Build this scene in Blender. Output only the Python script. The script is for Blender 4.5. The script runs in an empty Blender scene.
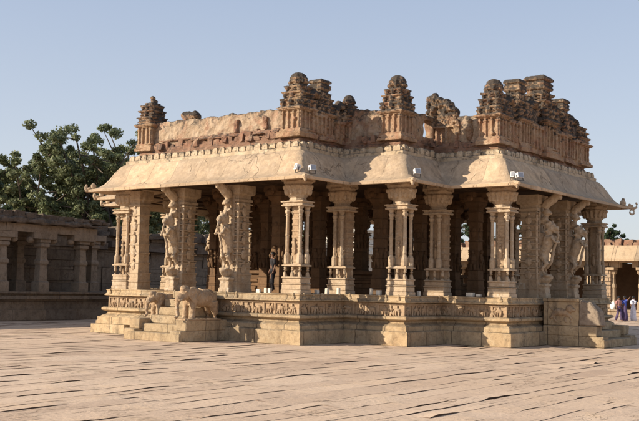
import bpy, bmesh, math, random
from mathutils import Vector, Matrix, noise
R = math.radians
rnd = random.Random(11)
S = bpy.context.scene
COL = S.collection

# ------------------------------------------------------------------ materials
def newmat(name):
    m = bpy.data.materials.new(name); m.use_nodes = True
    nt = m.node_tree; nt.nodes.clear()
    out = nt.nodes.new('ShaderNodeOutputMaterial')
    b = nt.nodes.new('ShaderNodeBsdfPrincipled')
    nt.links.new(b.outputs[0], out.inputs[0])
    b.inputs['Specular IOR Level'].default_value = .25
    return m, nt, b

class G:
    """small node graph helper"""
    def __init__(s, nt): s.nt = nt
    def n(s, t, **k):
        nd = s.nt.nodes.new(t)
        for a, v in k.items(): setattr(nd, a, v)
        return nd
    def l(s, a, b): s.nt.links.new(a, b)
    def noise(s, vec, scale, detail=5, rough=.6, dist=0):
        nd = s.n('ShaderNodeTexNoise'); nd.inputs['Scale'].default_value = scale
        nd.inputs['Detail'].default_value = detail; nd.inputs['Roughness'].default_value = rough
        nd.inputs['Distortion'].default_value = dist
        s.l(vec, nd.inputs['Vector']); return nd.outputs[0]
    def ramp(s, v, a, b, ca=0., cb=1.):
        nd = s.n('ShaderNodeMapRange'); nd.inputs[1].default_value = a; nd.inputs[2].default_value = b
        nd.inputs[3].default_value = ca; nd.inputs[4].default_value = cb
        nd.clamp = True; s.l(v, nd.inputs[0]); return nd.outputs[0]
    def mix(s, f, a, b, mode='MIX'):
        nd = s.n('ShaderNodeMix', data_type='RGBA', blend_type=mode)
        for i, x in ((0, f), (6, a), (7, b)):
            if hasattr(x, 'is_output'): s.l(x, nd.inputs[i])
            elif i == 0: nd.inputs[0].default_value = x
            else: nd.inputs[i].default_value = (*x, 1) if len(x) == 3 else x
        return nd.outputs[2]
    def math(s, op, a, b=0.):
        nd = s.n('ShaderNodeMath', operation=op)
        for i, x in ((0, a), (1, b)):
            if hasattr(x, 'is_output'): s.l(x, nd.inputs[i])
            else: nd.inputs[i].default_value = x
        return nd.outputs[0]
    def scalevec(s, vec, sc):
        nd = s.n('ShaderNodeMapping'); nd.inputs['Scale'].default_value = sc
        s.l(vec, nd.inputs['Vector']); return nd.outputs[0]

def stone(name, c1, c2, c3=None, joints=None, bump=.03, streak=.35, streakcol=(.09,.065,.045), lichen=0., lich_z=None,
          brickred=0., rough=.9, fine=14., spots=.0, grime=.55, cracks=0.):
    m, nt, b = newmat(name); g = G(nt)
    geo = g.n('ShaderNodeNewGeometry'); pos = geo.outputs['Position']
    big = g.noise(pos, .55, 4, .6, .6); mid = g.noise(pos, 2.3, 6, .65, .4); fin = g.noise(pos, fine, 5, .7)
    col = g.mix(g.ramp(big, .35, .65), c1, c2)
    if c3: col = g.mix(g.ramp(mid, .5, .68, 0, .75), col, c3)
    col = g.mix(g.ramp(fin, .3, .7, .0, .32), col, (c1[0]*.55, c1[1]*.5, c1[2]*.45))
    if brickred:
        nb = g.noise(pos, 1.5, 7, .72, .8)
        col = g.mix(g.ramp(nb, .5, .62, 0, brickred), col, (.26, .11, .065))
    gr = g.noise(pos, 3.7, 8, .78, .9)
    col = g.mix(g.ramp(gr, .50, .70, 0, grime), col, (c1[0]*.36, c1[1]*.31, c1[2]*.27))
    # long run-off streaks
    st = g.noise(g.scalevec(pos, (2.2, 2.2, .28)), 1.0, 6, .7)
    col = g.mix(g.ramp(st, .54, .74, 0, streak), col, streakcol)
    h = g.math('ADD', g.math('MULTIPLY', mid, .5), g.math('MULTIPLY', fin, .35))
    if joints:
        bw, bh, mort, dark = joints
        sx = g.n('ShaderNodeSeparateXYZ'); g.l(pos, sx.inputs[0])
        sn = g.n('ShaderNodeSeparateXYZ'); g.l(geo.outputs['True Normal'], sn.inputs[0])
        isx = g.math('GREATER_THAN', g.math('ABSOLUTE', sn.outputs[0]), g.math('ABSOLUTE', sn.outputs[1]))
        u = g.math('ADD', g.math('MULTIPLY', sx.outputs[1], isx),
                   g.math('MULTIPLY', sx.outputs[0], g.math('SUBTRACT', 1., isx)))
        wob = g.math('MULTIPLY', g.math('SUBTRACT', g.noise(pos, 1.3, 3), .5), .16)
        cv = g.n('ShaderNodeCombineXYZ'); g.l(g.math('ADD', u, wob), cv.inputs[0]); g.l(sx.outputs[2], cv.inputs[1])
        br = g.n('ShaderNodeTexBrick'); br.inputs['Scale'].default_value = 1
        br.inputs['Brick Width'].default_value = bw; br.inputs['Row Height'].default_value = bh
        br.inputs['Mortar Size'].default_value = mort; br.inputs['Mortar Smooth'].default_value = .3
        br.inputs['Color1'].default_value = (.78, .78, .78, 1); br.inputs['Color2'].default_value = (1.1, 1.06, 1.0, 1)
        br.inputs['Mortar'].default_value = (.9, .9, .9, 1); br.offset = .37
        g.l(cv.outputs[0], br.inputs['Vector'])
        col = g.mix(1., col, br.outputs['Color'], 'MULTIPLY')
        col = g.mix(g.math('MULTIPLY', br.outputs['Fac'], dark), col, (.05, .032, .02))
        h = g.math('SUBTRACT', h, g.math('MULTIPLY', br.outputs['Fac'], .8))
    if cracks:
        wv = g.n('ShaderNodeVectorMath', operation='ADD'); g.l(pos, wv.inputs[0])
        nv = g.n('ShaderNodeTexNoise'); nv.inputs['Scale'].default_value = 1.6; nv.inputs['Detail'].default_value = 6; g.l(pos, nv.inputs['Vector']); g.l(nv.outputs['Color'], wv.inputs[1])
        vo = g.n('ShaderNodeTexVoronoi', feature='DISTANCE_TO_EDGE'); vo.inputs['Scale'].default_value = .75; g.l(wv.outputs[0], vo.inputs['Vector'])
        ck = g.math('MULTIPLY', g.ramp(vo.outputs['Distance'], 0, .012, 1, 0), g.ramp(g.noise(pos, .9, 2), .48, .56))
        col = g.mix(g.math('MULTIPLY', ck, cracks), col, (.07, .045, .03)); h = g.math('SUBTRACT', h, g.math('MULTIPLY', ck, .7))
    if spots:
        sp = g.noise(pos, 5.5, 3, .5, .2)
        col = g.mix(g.ramp(sp, .62, .72, 0, spots), col, (.62, .56, .47))
    if lichen:
        nl = g.noise(pos, 3.2, 8, .75, .5)
        sn2 = g.n('ShaderNodeSeparateXYZ'); g.l(geo.outputs['Normal'], sn2.inputs[0])
        f = g.math('ADD', nl, g.math('MULTIPLY', sn2.outputs[2], .16))
        if lich_z:
            sp2 = g.n('ShaderNodeSeparateXYZ'); g.l(pos, sp2.inputs[0])
            f = g.math('ADD', f, g.ramp(sp2.outputs[2], lich_z[0], lich_z[1], -.08, .13))
        col = g.mix(g.ramp(f, .52, .64, 0, lichen), col, (.045, .038, .032))
    g.l(col, b.inputs['Base Color']); b.inputs['Roughness'].default_value = rough
    bp = g.n('ShaderNodeBump'); bp.inputs['Strength'].default_value = .9; bp.inputs['Distance'].default_value = bump
    g.l(h, bp.inputs['Height']); g.l(bp.outputs[0], b.inputs['Normal'])
    return m

def plain(name, c, rough=.7, var=.15, scale=8., metal=0, spec=.3):
    m, nt, b = newmat(name); g = G(nt)
    tc = g.n('ShaderNodeNewGeometry')
    n1 = g.noise(tc.outputs['Position'], scale, 4)
    col = g.mix(g.ramp(n1, .3, .7, 0, 1), tuple(x*(1-var) for x in c), tuple(min(1, x*(1+var)) for x in c))
    g.l(col, b.inputs['Base Color']); b.inputs['Roughness'].default_value = rough
    b.inputs['Metallic'].default_value = metal; b.inputs['Specular IOR Level'].default_value = spec
    return m

M = {}
M['granite'] = stone('tan_granite', (.50,.385,.245), (.44,.32,.195), (.57,.455,.31), joints=(1.15, 5., .012, .75), streak=.75, bump=.06, lichen=.4, grime=.75)
M['carved'] = stone('carved_granite', (.46,.33,.21), (.41,.28,.17), (.50,.39,.27), streak=.5, bump=.045, fine=18, spots=.25, lichen=.3, grime=.8)
M['pillar'] = stone('pillar_granite', (.52,.405,.28), (.46,.33,.21), (.58,.47,.345), streak=.55, bump=.045, fine=16, spots=.45, lichen=.25, grime=.7)
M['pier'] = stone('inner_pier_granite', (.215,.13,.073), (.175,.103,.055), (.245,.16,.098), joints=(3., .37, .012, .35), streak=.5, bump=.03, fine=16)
M['eave'] = stone('eave_stone', (.56,.425,.295), (.51,.38,.255), (.60,.47,.345), joints=(1.25, 5., .007, .4), streak=.5, bump=.045, fine=9, grime=.36, cracks=.4, lichen=.22)
M['band'] = stone('pale_band_stone', (.54,.43,.30), (.46,.35,.23), (.58,.49,.36), streak=.6, bump=.04, lichen=.8, fine=12)
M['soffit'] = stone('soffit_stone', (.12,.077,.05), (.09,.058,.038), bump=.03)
M['tower'] = stone('weathered_brick_stucco', (.40,.275,.17), (.34,.21,.13), (.47,.36,.25), brickred=.6, streak=.85, bump=.05, grime=.9,
                   lichen=.95, lich_z=(7.6, 8.2), fine=12)
M['parapet'] = stone('plastered_parapet', (.43,.325,.225), (.37,.26,.17), (.48,.38,.28), brickred=.55, streak=.75, bump=.05, grime=.8,
                     lichen=.9, lich_z=(7.5, 8.15), fine=9)
M['bricks'] = stone('bare_red_brick', (.31,.19,.125), (.24,.135,.09), (.38,.27,.185), brickred=.5, streak=.5, bump=.05, lichen=.8, fine=10)
M['grey'] = stone('grey_gallery_stone', (.27,.215,.165), (.23,.18,.135), (.30,.245,.19), joints=(1.9, .9, .014, .5), streak=.6, bump=.08, lichen=.4, grime=.8)
M['greypl'] = stone('grey_pillar_stone', (.33,.26,.195), (.28,.22,.16), streak=.5, bump=.07, grime=.8, lichen=.3)
M['roofrub'] = stone('roof_rubble', (.16,.125,.095), (.12,.09,.07), (.22,.17,.13), streak=.6, bump=.08, lichen=.7)
M['farst'] = stone('far_gallery_stone', (.44,.34,.235), (.40,.30,.20), joints=(1.6, 3., .02, .6), streak=.35, bump=.04)
M['white'] = stone('lime_white_stone', (.72,.68,.60), (.66,.60,.50), streak=.4, bump=.03)
M['whiteblock'] = plain('white_limestone', (.66,.60,.50), .85)
M['lampwhite'] = plain('white_enamel', (.70,.68,.66), .5)
M['glass'] = plain('lamp_glass', (.30,.31,.33), .15, .1, spec=.6)
M['metal'] = plain('dark_metal', (.10,.09,.08), .6)
M['skin'] = plain('brown_skin', (.20,.105,.065), .6)
M['hair'] = plain('black_hair', (.015,.012,.01), .5)
M['blue'] = plain('blue_cotton', (.045,.075,.33), .8)
M['purple'] = plain('dark_plum_cotton', (.085,.06,.13), .8)
M['pink'] = plain('dusty_pink_cotton', (.42,.22,.2), .8)
M['cloth'] = plain('white_cotton', (.66,.66,.74), .85)
M['dark'] = plain('dark_cotton', (.025,.022,.025), .8)
M['bag'] = plain('white_bag_cloth', (.75,.73,.68), .8)

def groundmat(name, c1, c2, c3):
    m, nt, b = newmat(name); g = G(nt)
    geo = g.n('ShaderNodeNewGeometry'); pos = geo.outputs['Position']
    big = g.noise(pos, .16, 5, .6, .5); mid = g.noise(pos, 1.1, 7, .7, .4); fin = g.noise(pos, 16, 5, .75)
    col = g.mix(g.ramp(big, .35, .65), c1, c2)
    col = g.mix(g.ramp(mid, .52, .7, 0, .7), col, c3)
    col = g.mix(g.ramp(fin, .32, .62, .5, 0), col, (c1[0]*.55, c1[1]*.5, c1[2]*.48))
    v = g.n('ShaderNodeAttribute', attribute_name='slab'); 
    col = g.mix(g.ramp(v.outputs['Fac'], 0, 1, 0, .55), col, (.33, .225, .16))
    col = g.mix(g.ramp(v.outputs['Fac'], 2, 3, 0, 1), col, (.10, .06, .038))   # joint shade painted as dark brown on the slab sides
    # thin natural cracks running along the slabs
    st = g.noise(g.scalevec(pos, (2.6, .33, 1)), 1.0, 6, .62, 1.1)
    crk = g.ramp(g.math('ABSOLUTE', g.math('SUBTRACT', st, .5)), 0, .008, 1, 0)
    msk = g.ramp(g.noise(pos, .5, 3), .50, .58)
    crk = g.math('MULTIPLY', crk, msk)
    col = g.mix(g.math('MULTIPLY', crk, .55), col, (.09, .05, .03))
    g.l(col, b.inputs['Base Color']); b.inputs['Roughness'].default_value = .95
    h = g.math('ADD', g.math('MULTIPLY', mid, 1.1), g.math('MULTIPLY', fin, .25))
    h = g.math('SUBTRACT', h, g.math('MULTIPLY', crk, .5))
    bp = g.n('ShaderNodeBump'); bp.inputs['Strength'].default_value = 1; bp.inputs['Distance'].default_value = .045
    g.l(h, bp.inputs['Height']); g.l(bp.outputs[0], b.inputs['Normal'])
    return m
M['sand'] = groundmat('ground_dust', (.53,.385,.285), (.49,.35,.255), (.56,.42,.32))
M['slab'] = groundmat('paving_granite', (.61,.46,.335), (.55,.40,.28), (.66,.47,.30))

def leafmat(name, c1, c2):
    m, nt, b = newmat(name); g = G(nt)
    geo = g.n('ShaderNodeNewGeometry')
    n1 = g.noise(geo.outputs['Position'], .8, 4)
    ra = geo.outputs['Random Per Island']
    f = g.math('MULTIPLY', g.math('ADD', g.ramp(n1, .35, .65), ra), .5)
    col = g.mix(f, c1, c2)
    g.l(col, b.inputs['Base Color']); b.inputs['Roughness'].default_value = .55
    tr = g.n('ShaderNodeBsdfTranslucent'); g.l(col, tr.inputs[0])
    mx = g.n('ShaderNodeMixShader'); mx.inputs[0].default_value = .3
    out = [n for n in nt.nodes if n.type == 'OUTPUT_MATERIAL'][0]
    g.l(b.outputs[0], mx.inputs[1]); g.l(tr.outputs[0], mx.inputs[2]); g.l(mx.outputs[0], out.inputs[0])
    return m
M['leaf'] = leafmat('olive_leaves', (.09,.118,.05), (.22,.235,.12))
M['leafdark'] = leafmat('dark_leaves', (.028,.045,.02), (.06,.08,.035))
M['bark'] = plain('bark', (.13,.10,.075), .9, .3, 3)

# ------------------------------------------------------------------ mesh helpers
class MB:
    def __init__(s): s.v = []; s.f = []
    def add(s, vs, fs, mat=None):
        o = len(s.v)
        for p in vs:
            p = Vector(p); s.v.append(mat @ p if mat else p)
        s.f += [tuple(i + o for i in f) for f in fs]
        return s
    def box(s, x0, x1, y0, y1, z0, z1, jit=0.):
        vs = [(x, y, z) for z in (z0, z1) for y in (y0, y1) for x in (x0, x1)]
        if jit: vs = [(a + rnd.uniform(-jit, jit), b + rnd.uniform(-jit, jit), c + rnd.uniform(-jit, jit)) for a, b, c in vs]
        return s.add(vs, [(0,2,3,1),(4,5,7,6),(0,1,5,4),(2,6,7,3),(0,4,6,2),(1,3,7,5)])
    def lathe(s, cx, cy, prof, n=4, sx=1., sy=1., rot=None, mat=None):
        """prof: (r, z). for n = 4 r is half the width."""
        k = math.sqrt(2) if n == 4 else 1
        if rot is None: rot = math.pi/4 if n == 4 else math.pi/n
        vs = []
        for r, z in prof:
            for i in range(n):
                a = rot + 2*math.pi*i/n
                vs.append((cx + r*k*sx*math.cos(a), cy + r*k*sy*math.sin(a), z))
        fs = []
        for j in range(len(prof)-1):
            for i in range(n):
                a = j*n+i; b_ = j*n+(i+1) % n
                fs.append((a, b_, b_+n, a+n))
        fs.append(tuple(range(n))[::-1]); o = (len(prof)-1)*n; fs.append(tuple(o+i for i in range(n)))
        return s.add(vs, fs, mat)
    def ell(s, c, r, rot=None, seg=12, ring=8, mat=None):
        vs = [(0, 0, r[2])]; 
        for j in range(1, ring):
            t = math.pi*j/ring
            for i in range(seg):
                a = 2*math.pi*i/seg
                vs.append((r[0]*math.sin(t)*math.cos(a), r[1]*math.sin(t)*math.sin(a), r[2]*math.cos(t)))
        vs.append((0, 0, -r[2]))
        fs = [(0, 1+i, 1+(i+1) % seg) for i in range(seg)]
        for j in range(ring-2):
            for i in range(seg):
                a = 1+j*seg+i; b_ = 1+j*seg+(i+1) % seg
                fs.append((a, a+seg, b_+seg, b_))
        l = len(vs)-1; o = 1+(ring-2)*seg
        fs += [(l, o+(i+1) % seg, o+i) for i in range(seg)]
        q = Matrix.Translation(c)
        if rot: q = q @ Matrix.Rotation(rot[0], 4, 'X') @ Matrix.Rotation(rot[1], 4, 'Y') @ Matrix.Rotation(rot[2], 4, 'Z')
        return s.add(vs, fs, (mat @ q) if mat else q)
    def tube(s, pts, rad, n=8, mat=None):
        pts = [Vector(p) for p in pts]; vs = []
        up = Vector((0, 0, 1))
        for k, p in enumerate(pts):
            d = (pts[min(k+1, len(pts)-1)] - pts[max(k-1, 0)]).normalized()
            a = d.cross(up)
            if a.length < .05: a = d.cross(Vector((1, 0, 0)))
            a.normalize(); b = d.cross(a)
            r = rad[k] if hasattr(rad, '__len__') else rad
            for i in range(n):
                t = 2*math.pi*i/n; vs.append(p + a*r*math.cos(t) + b*r*math.sin(t))
        fs = []
        for k in range(len(pts)-1):
            for i in range(n):
                x = k*n+i; y = k*n+(i+1) % n; fs.append((x, x+n, y+n, y))
        fs.append(tuple(range(n))); o = (len(pts)-1)*n; fs.append(tuple(o+i for i in range(n))[::-1])
        return s.add(vs, fs, mat)
    def build(s, name, mat, parent=None, voxel=0., disp=None, smooth=False, loc=None, bevel=0.):
        me = bpy.data.meshes.new(name)
        org = Vector(loc) if loc else Vector((0, 0, 0))
        me.from_pydata([v - org for v in s.v], [], s.f); me.update()
        bm = bmesh.new(); bm.from_mesh(me)
        bmesh.ops.recalc_face_normals(bm, faces=bm.faces); bm.to_mesh(me); bm.free()
        if voxel or bevel:
            o = bpy.data.objects.new('tmp', me); COL.objects.link(o)
            if bevel:
                md = o.modifiers.new('b', 'BEVEL'); md.width = bevel; md.segments = 1; md.limit_method = 'ANGLE'; md.angle_limit = .7
            if voxel:
                md = o.modifiers.new('r', 'REMESH'); md.mode = 'VOXEL'; md.voxel_size = voxel
            dg = bpy.context.evaluated_depsgraph_get(); dg.update()
            me2 = bpy.data.meshes.new_from_object(o.evaluated_get(dg))
            bpy.data.objects.remove(o); me2.name = name; me = me2
        if disp:
            amp, sc = disp
            ns = [v.normal.copy() for v in me.vertices]
            for v, nn in zip(me.vertices, ns):
                q = (v.co + org)*sc
                a = noise.noise(q) + .5*noise.noise(q*2.1) + .25*noise.noise(q*4.7)
                v.co += nn*amp*a
            me.update()
        if smooth:
            me.polygons.foreach_set('use_smooth', [True]*len(me.polygons)); me.update()
        me.materials.clear(); me.materials.append(mat)
        ob = bpy.data.objects.new(name, me); COL.objects.link(ob)
        ob.location = org
        if parent: ob.parent = parent; ob.location = org - (parent.location if not parent.parent else parent.location + parent.parent.location)
        return ob

def tag(o, label=None, cat=None, group=None, kind=None):
    if label: o['label'] = label
    if cat: o['category'] = cat
    if group: o['group'] = group
    if kind: o['kind'] = kind
    return o
def empty(name, loc=(0,0,0), parent=None):
    o = bpy.data.objects.new(name, None); COL.objects.link(o); o.location = loc
    o.empty_display_size = .3
    if parent: o.parent = parent
    return o
def copy_tree(o, parent=None, rz=None, loc=None):
    c = o.copy(); COL.objects.link(c)
    if parent: c.parent = parent
    if rz is not None: c.rotation_euler.z = rz
    if loc is not None: c.location = loc
    for ch in [k for k in list(bpy.data.objects) if k.parent == o]: copy_tree(ch, c)
    return c

# ------------------------------------------------------------------ the pavilion
PA, PE = 4.93, 2.46
PB, PC = PA + PE, PA + 2*PE
def plan(o=0., m=0.):
    a, b, c = PA, PB, PC
    q = [(a,-c),(a,-b),(b,-b),(b,-a),(c,-a),(c,a),(b,a),(b,b),(a,b),(a,c),(-a,c),(-a,b),(-b,b),(-b,a),(-c,a),(-c,-a),(-b,-a),(-b,-b),(-a,-b),(-a,-c)]
    out = []; n = len(q)
    for i in range(n):
        p0, p1, p2 = Vector(q[i-1]), Vector(q[i]), Vector(q[(i+1) % n])
        d1 = (p1-p0).normalized(); d2 = (p2-p1).normalized()
        out.append(p1 + o*(Vector((d1.y, -d1.x)) + Vector((d2.y, -d2.x))))
    return out
def loft(mb, prof, seg=.4, cap_top=False, cap_bot=False, sag=None):
    """prof: (offset, z) from the bottom outside going up; every ring follows the stepped plan"""
    base = plan(0); n = len(base)
    cnt = [max(1, round((base[(i+1) % n]-base[i]).length/seg)) for i in range(n)]
    rings = []
    for o, z in prof:
        r = plan(o); ring = []
        for i in range(n):
            for k in range(cnt[i]):
                t = k/cnt[i]; p = r[i].lerp(r[(i+1) % n], t); ring.append((p.x, p.y, z))
        rings.append(ring)
    m = len(rings[0]); vs = [v for r in rings for v in r]; fs = []
    for j in range(len(rings)-1):
        for i in range(m):
            a, b = j*m+i, j*m+(i+1) % m
            fs.append((a, b, b+m, a+m))
    if cap_bot: fs.append(tuple(range(m))[::-1])
    if cap_top: o = (len(rings)-1)*m; fs.append(tuple(o+i for i in range(m)))
    mb.add(vs, fs); return mb

PAV = empty('temple_pavilion')
tag(PAV, 'large open pillared granite pavilion on a carved platform with broken brick towers along its roof', 'temple pavilion')
FZ = 1.63   # floor level

# platform courses: plinth, mouldings, carved course, cornice
loft(MB(), [(0,-.3),(0,.44),(-.03,.47),(-.3,.47)], .35, cap_top=True).build('plinth', M['granite'], PAV, disp=(.016, 1.6))
mb = loft(MB(), [(-.12,.474),(-.12,.62),(-.17,.66),(-.26,.70),(-.30,.73),(-.30,.79),(-.18,.83),(-.14,.86),(-.14,.93),(-.19,.96),(-.4,.96)], .35, cap_top=True)
mb.build('moulding', M['granite'], PAV, disp=(.012, 2.))
mb = loft(MB(), [(-.36,.965),(-.36,1.37),(-.6,1.37)], .35)
# pilasters and little carved animals along the course: surface pattern of the same part
def run_sides(off, step, fn, sides=None):
    r = plan(off); n = len(r)
    for i in range(n):
        if sides is not None and i not in sides: continue
        p, q = r[i], r[(i+1) % n]; L = (q-p).length; d = (q-p).normalized(); nrm = Vector((d.y, -d.x))
        k = max(1, round(L/step))
        for j in range(k): fn(i, j, k, p + d*(L*(j+.5)/k), d, nrm, L/k)
def frieze_item(i, j, k, p, d, nrm, w):
    ang = math.atan2(d.y, d.x); q = Matrix.Translation((p.x, p.y, 0)) @ Matrix.Rotation(ang, 4, 'Z')
    # local x along the wall, -y outward
    for sx in ((-w/2, 1),):
        mb.add([(sx[0]+a, b, c) for c in (.965, 1.37) for b in (-.045, .03) for a in (-.03, .03)],
               [(0,2,3,1),(4,5,7,6),(0,1,5,4),(2,6,7,3),(0,4,6,2),(1,3,7,5)], q)
    mb.add([(a, b, c) for c in (1.31, 1.37) for b in (-.04, .03) for a in (-w/2, w/2)],
           [(0,2,3,1),(4,5,7,6),(0,1,5,4),(2,6,7,3),(0,4,6,2),(1,3,7,5)], q)
    s = rnd.choice((-1, 1)); h = rnd.uniform(.85, 1.05)
    mb.ell((0, -.02, 1.17), (.13*h, .045, .07*h), seg=8, ring=6, mat=q)
    mb.ell((s*.14, -.02, 1.22*h), (.055, .045, .055), seg=8, ring=6, mat=q)
    mb.tube([(s*.17, -.05, 1.2), (s*.2, -.05, 1.1), (s*.17, -.05, 1.04)], [.03, .022, .018], 6, q)
    for a in (-.1, -.04, .05, .1):
        mb.tube([(a, -.03, 1.13), (a+rnd.uniform(-.04, .04), -.04, .985)], [.035, .02], 6, q)
    if rnd.random() < .6:
        mb.tube([(0, -.02, 1.22), (.01, -.03, 1.3)], [.04, .025], 6, q)
run_sides(-.36, .47, frieze_item)
mb.build('carved_course', M['carved'], PAV, disp=(.01, 5.))
mb = loft(MB(), [(-.45,1.374),(-.28,1.38),(-.20,1.40),(-.20,1.44),(-.235,1.47),(-.26,1.52),(-.265,1.58),(-.24,1.60),(-.24,FZ),(-.5,FZ+.004)], .35)
def stud(i, j, k, p, d, nrm, w):
    if j not in (0, k-1) and rnd.random() < .72: return
    ang = math.atan2(d.y, d.x); q = Matrix.Translation((p.x, p.y, 0)) @ Matrix.Rotation(ang, 4, 'Z')
    mb.ell((0, 0, 1.5), (.09, .06, .075), seg=8, ring=6, mat=q); mb.ell((0, 0, 1.6), (.045, .05, .07), seg=8, ring=6, mat=q)
run_sides(-.25, .5, stud)
mb.build('platform_cornice', M['granite'], PAV, disp=(.014, 2.2))
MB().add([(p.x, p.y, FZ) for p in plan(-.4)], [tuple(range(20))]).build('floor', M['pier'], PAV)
# proud corner blocks beside the stair
mb = MB().box(-4.93, -3.05, -10.08, -9.86, -.2, .335, .012); mb.box(-4.70, -2.85, -9.99, -9.70, .34, .60, .012)
mb.build('plinth_block', M['granite'], PAV, bevel=.012, disp=(.008, 3))

# central dais
mb = MB()
for h0, z0, z1 in ((3.72,FZ,1.86),(3.60,1.862,2.02),(3.66,2.022,2.14),(3.5,2.142,2.36),(3.62,2.362,2.5)):
    mb.box(-h0, h0, -h0, h0, z0, z1)
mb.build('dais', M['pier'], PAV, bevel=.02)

# eave
mb = loft(MB(), [(-1.2,5.62),(-.8,5.56),(-.35,5.50),(.05,5.38),(.30,5.30),(.36,5.31),(.375,5.40),(.20,5.45),(.05,5.52),(-.08,5.62),(-.20,5.79),(-.31,5.99),(-.43,6.19),(-.52,6.31),(-.60,6.39),(-.70,6.42)], .3)
EAVE = mb.build('eave', M['eave'], PAV, disp=(.02, .9), smooth=False)
for pl in EAVE.data.polygons: pl.use_smooth = pl.center.z > 5.42
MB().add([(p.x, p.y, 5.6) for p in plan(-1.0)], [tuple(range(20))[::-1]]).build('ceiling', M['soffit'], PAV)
# pale band of small heads
mb = loft(MB(), [(-.66,6.40),(-.66,6.52),(-.70,6.545),(-.82,6.55),(-.84,6.70),(-.80,6.74),(-1.1,6.75)], .35)
def head(i, j, k, p, d, nrm, w):
    if rnd.random() < .06: return
    ang = math.atan2(d.y, d.x); q = Matrix.Translation((p.x, p.y, 0)) @ Matrix.Rotation(ang, 4, 'Z')
    w_ = min(w*.36, .13)*rnd.uniform(.85, 1.1)
    hh = rnd.uniform(-.03, .02)
    mb.lathe(0, 0, [(w_*1.08, 6.53), (w_*1.1, 6.62), (w_*.95, 6.70+hh), (w_*.55, 6.745+hh)], 4, 1, .5, mat=q)
    mb.ell((rnd.uniform(-.02, .02), -.045, 6.61), (w_*.55, .035, .05), seg=8, ring=6, mat=q)
    mb.ell((w*.5, -.0, 6.60), (w_*.3, .04, .06), seg=6, ring=6, mat=q)
run_sides(-.76, .33, head)
mb.build('carved_band', M['band'], PAV, disp=(.03, 3.))
# brick base of the parapet
mb = loft(MB(), [(-.98,6.6),(-.98,6.86),(-1.02,6.88),(-1.02,7.0),(-1.1,7.02),(-1.12,7.12),(-1.6,7.16),(-2.2,7.1)], .25)
rb = random.Random(77)
def heap(i, j, k, p, d, nrm, w):
    for _ in range(3):
        q = p + d*rb.uniform(-.2, .2) - nrm*rb.uniform(-.08, .34); sz = rb.uniform(.05, .16); h = rb.uniform(.02, .20)*(1 if rb.random() < .8 else 1.7)
        mb.box(q.x-sz, q.x+sz, q.y-sz, q.y+sz, 6.95, 7.02+h, .03)
run_sides(-1.12, .22, heap)
mb.build('brick_base', M['bricks'], PAV, disp=(.075, 2.6))
MB().add([(p.x, p.y, 7.0) for p in plan(-1.9)], [tuple(range(20))]).build('roof_terrace', M['bricks'], PAV)

# ---- corner ornaments of the eave
def ornament(x, y, sx, sy, big=True, ring=True):
    mb = MB(); k = 1/math.sqrt(2)
    def P(t, z, s=0): return (x + sx*k*t - sy*k*s*0 + (-sx*s*k), y + sy*k*t + sy*s*k, z)
    mb.tube([P(-.35, 5.40), P(0, 5.37), P(.22 if ring else .06, 5.36)], [.09, .075, .05], 8)
    if big and not ring:
        mb.ell(P(-.25, 5.52), (.10, .10, .14)); mb.ell(P(.02, 5.47), (.07, .07, .13)); mb.ell(P(-.1, 5.45), (.1, .1, .06))
    elif big:
        mb.tube([P(.2, 5.36), P(.3, 5.40), P(.31, 5.52), P(.27, 5.6)], [.05, .05, .045, .03], 8)
        mb.ell(P(-.3, 5.54), (.13, .13, .15)); mb.ell(P(-.28, 5.68), (.07, .07, .09)); mb.ell(P(0, 5.46), (.07, .07, .09)); mb.ell(P(.1, 5.45), (.05, .05, .06))
        c = Vector(P(.1, 5.2))
        pts = [c + Vector((sx*k, sy*k, 0))*.1*math.cos(a) + Vector((0, 0, .1))*math.sin(a) for a in [2*math.pi*i/14 for i in range(15)]]
        mb.tube(pts, .032, 8)
    else:
        mb.tube([P(-.1, 5.34), P(.03, 5.30), P(.05, 5.2)], [.07, .06, .03], 8)
    mb.build('eave_ornament', M['eave'], PAV, disp=(.02, 9))
for sx in (-1, 1):
    for sy in (-1, 1):
        rr = .37
        big = not (sx == 1 and sy == -1)
        ornament(sx*(PA+rr), sy*(PC+rr), sx, sy, big, sx > 0); ornament(sx*(PB+rr), sy*(PB+rr), sx, sy, big, sx > 0); ornament(sx*(PC+rr), sy*(PA+rr), sx, sy, big, sx > 0)

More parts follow.
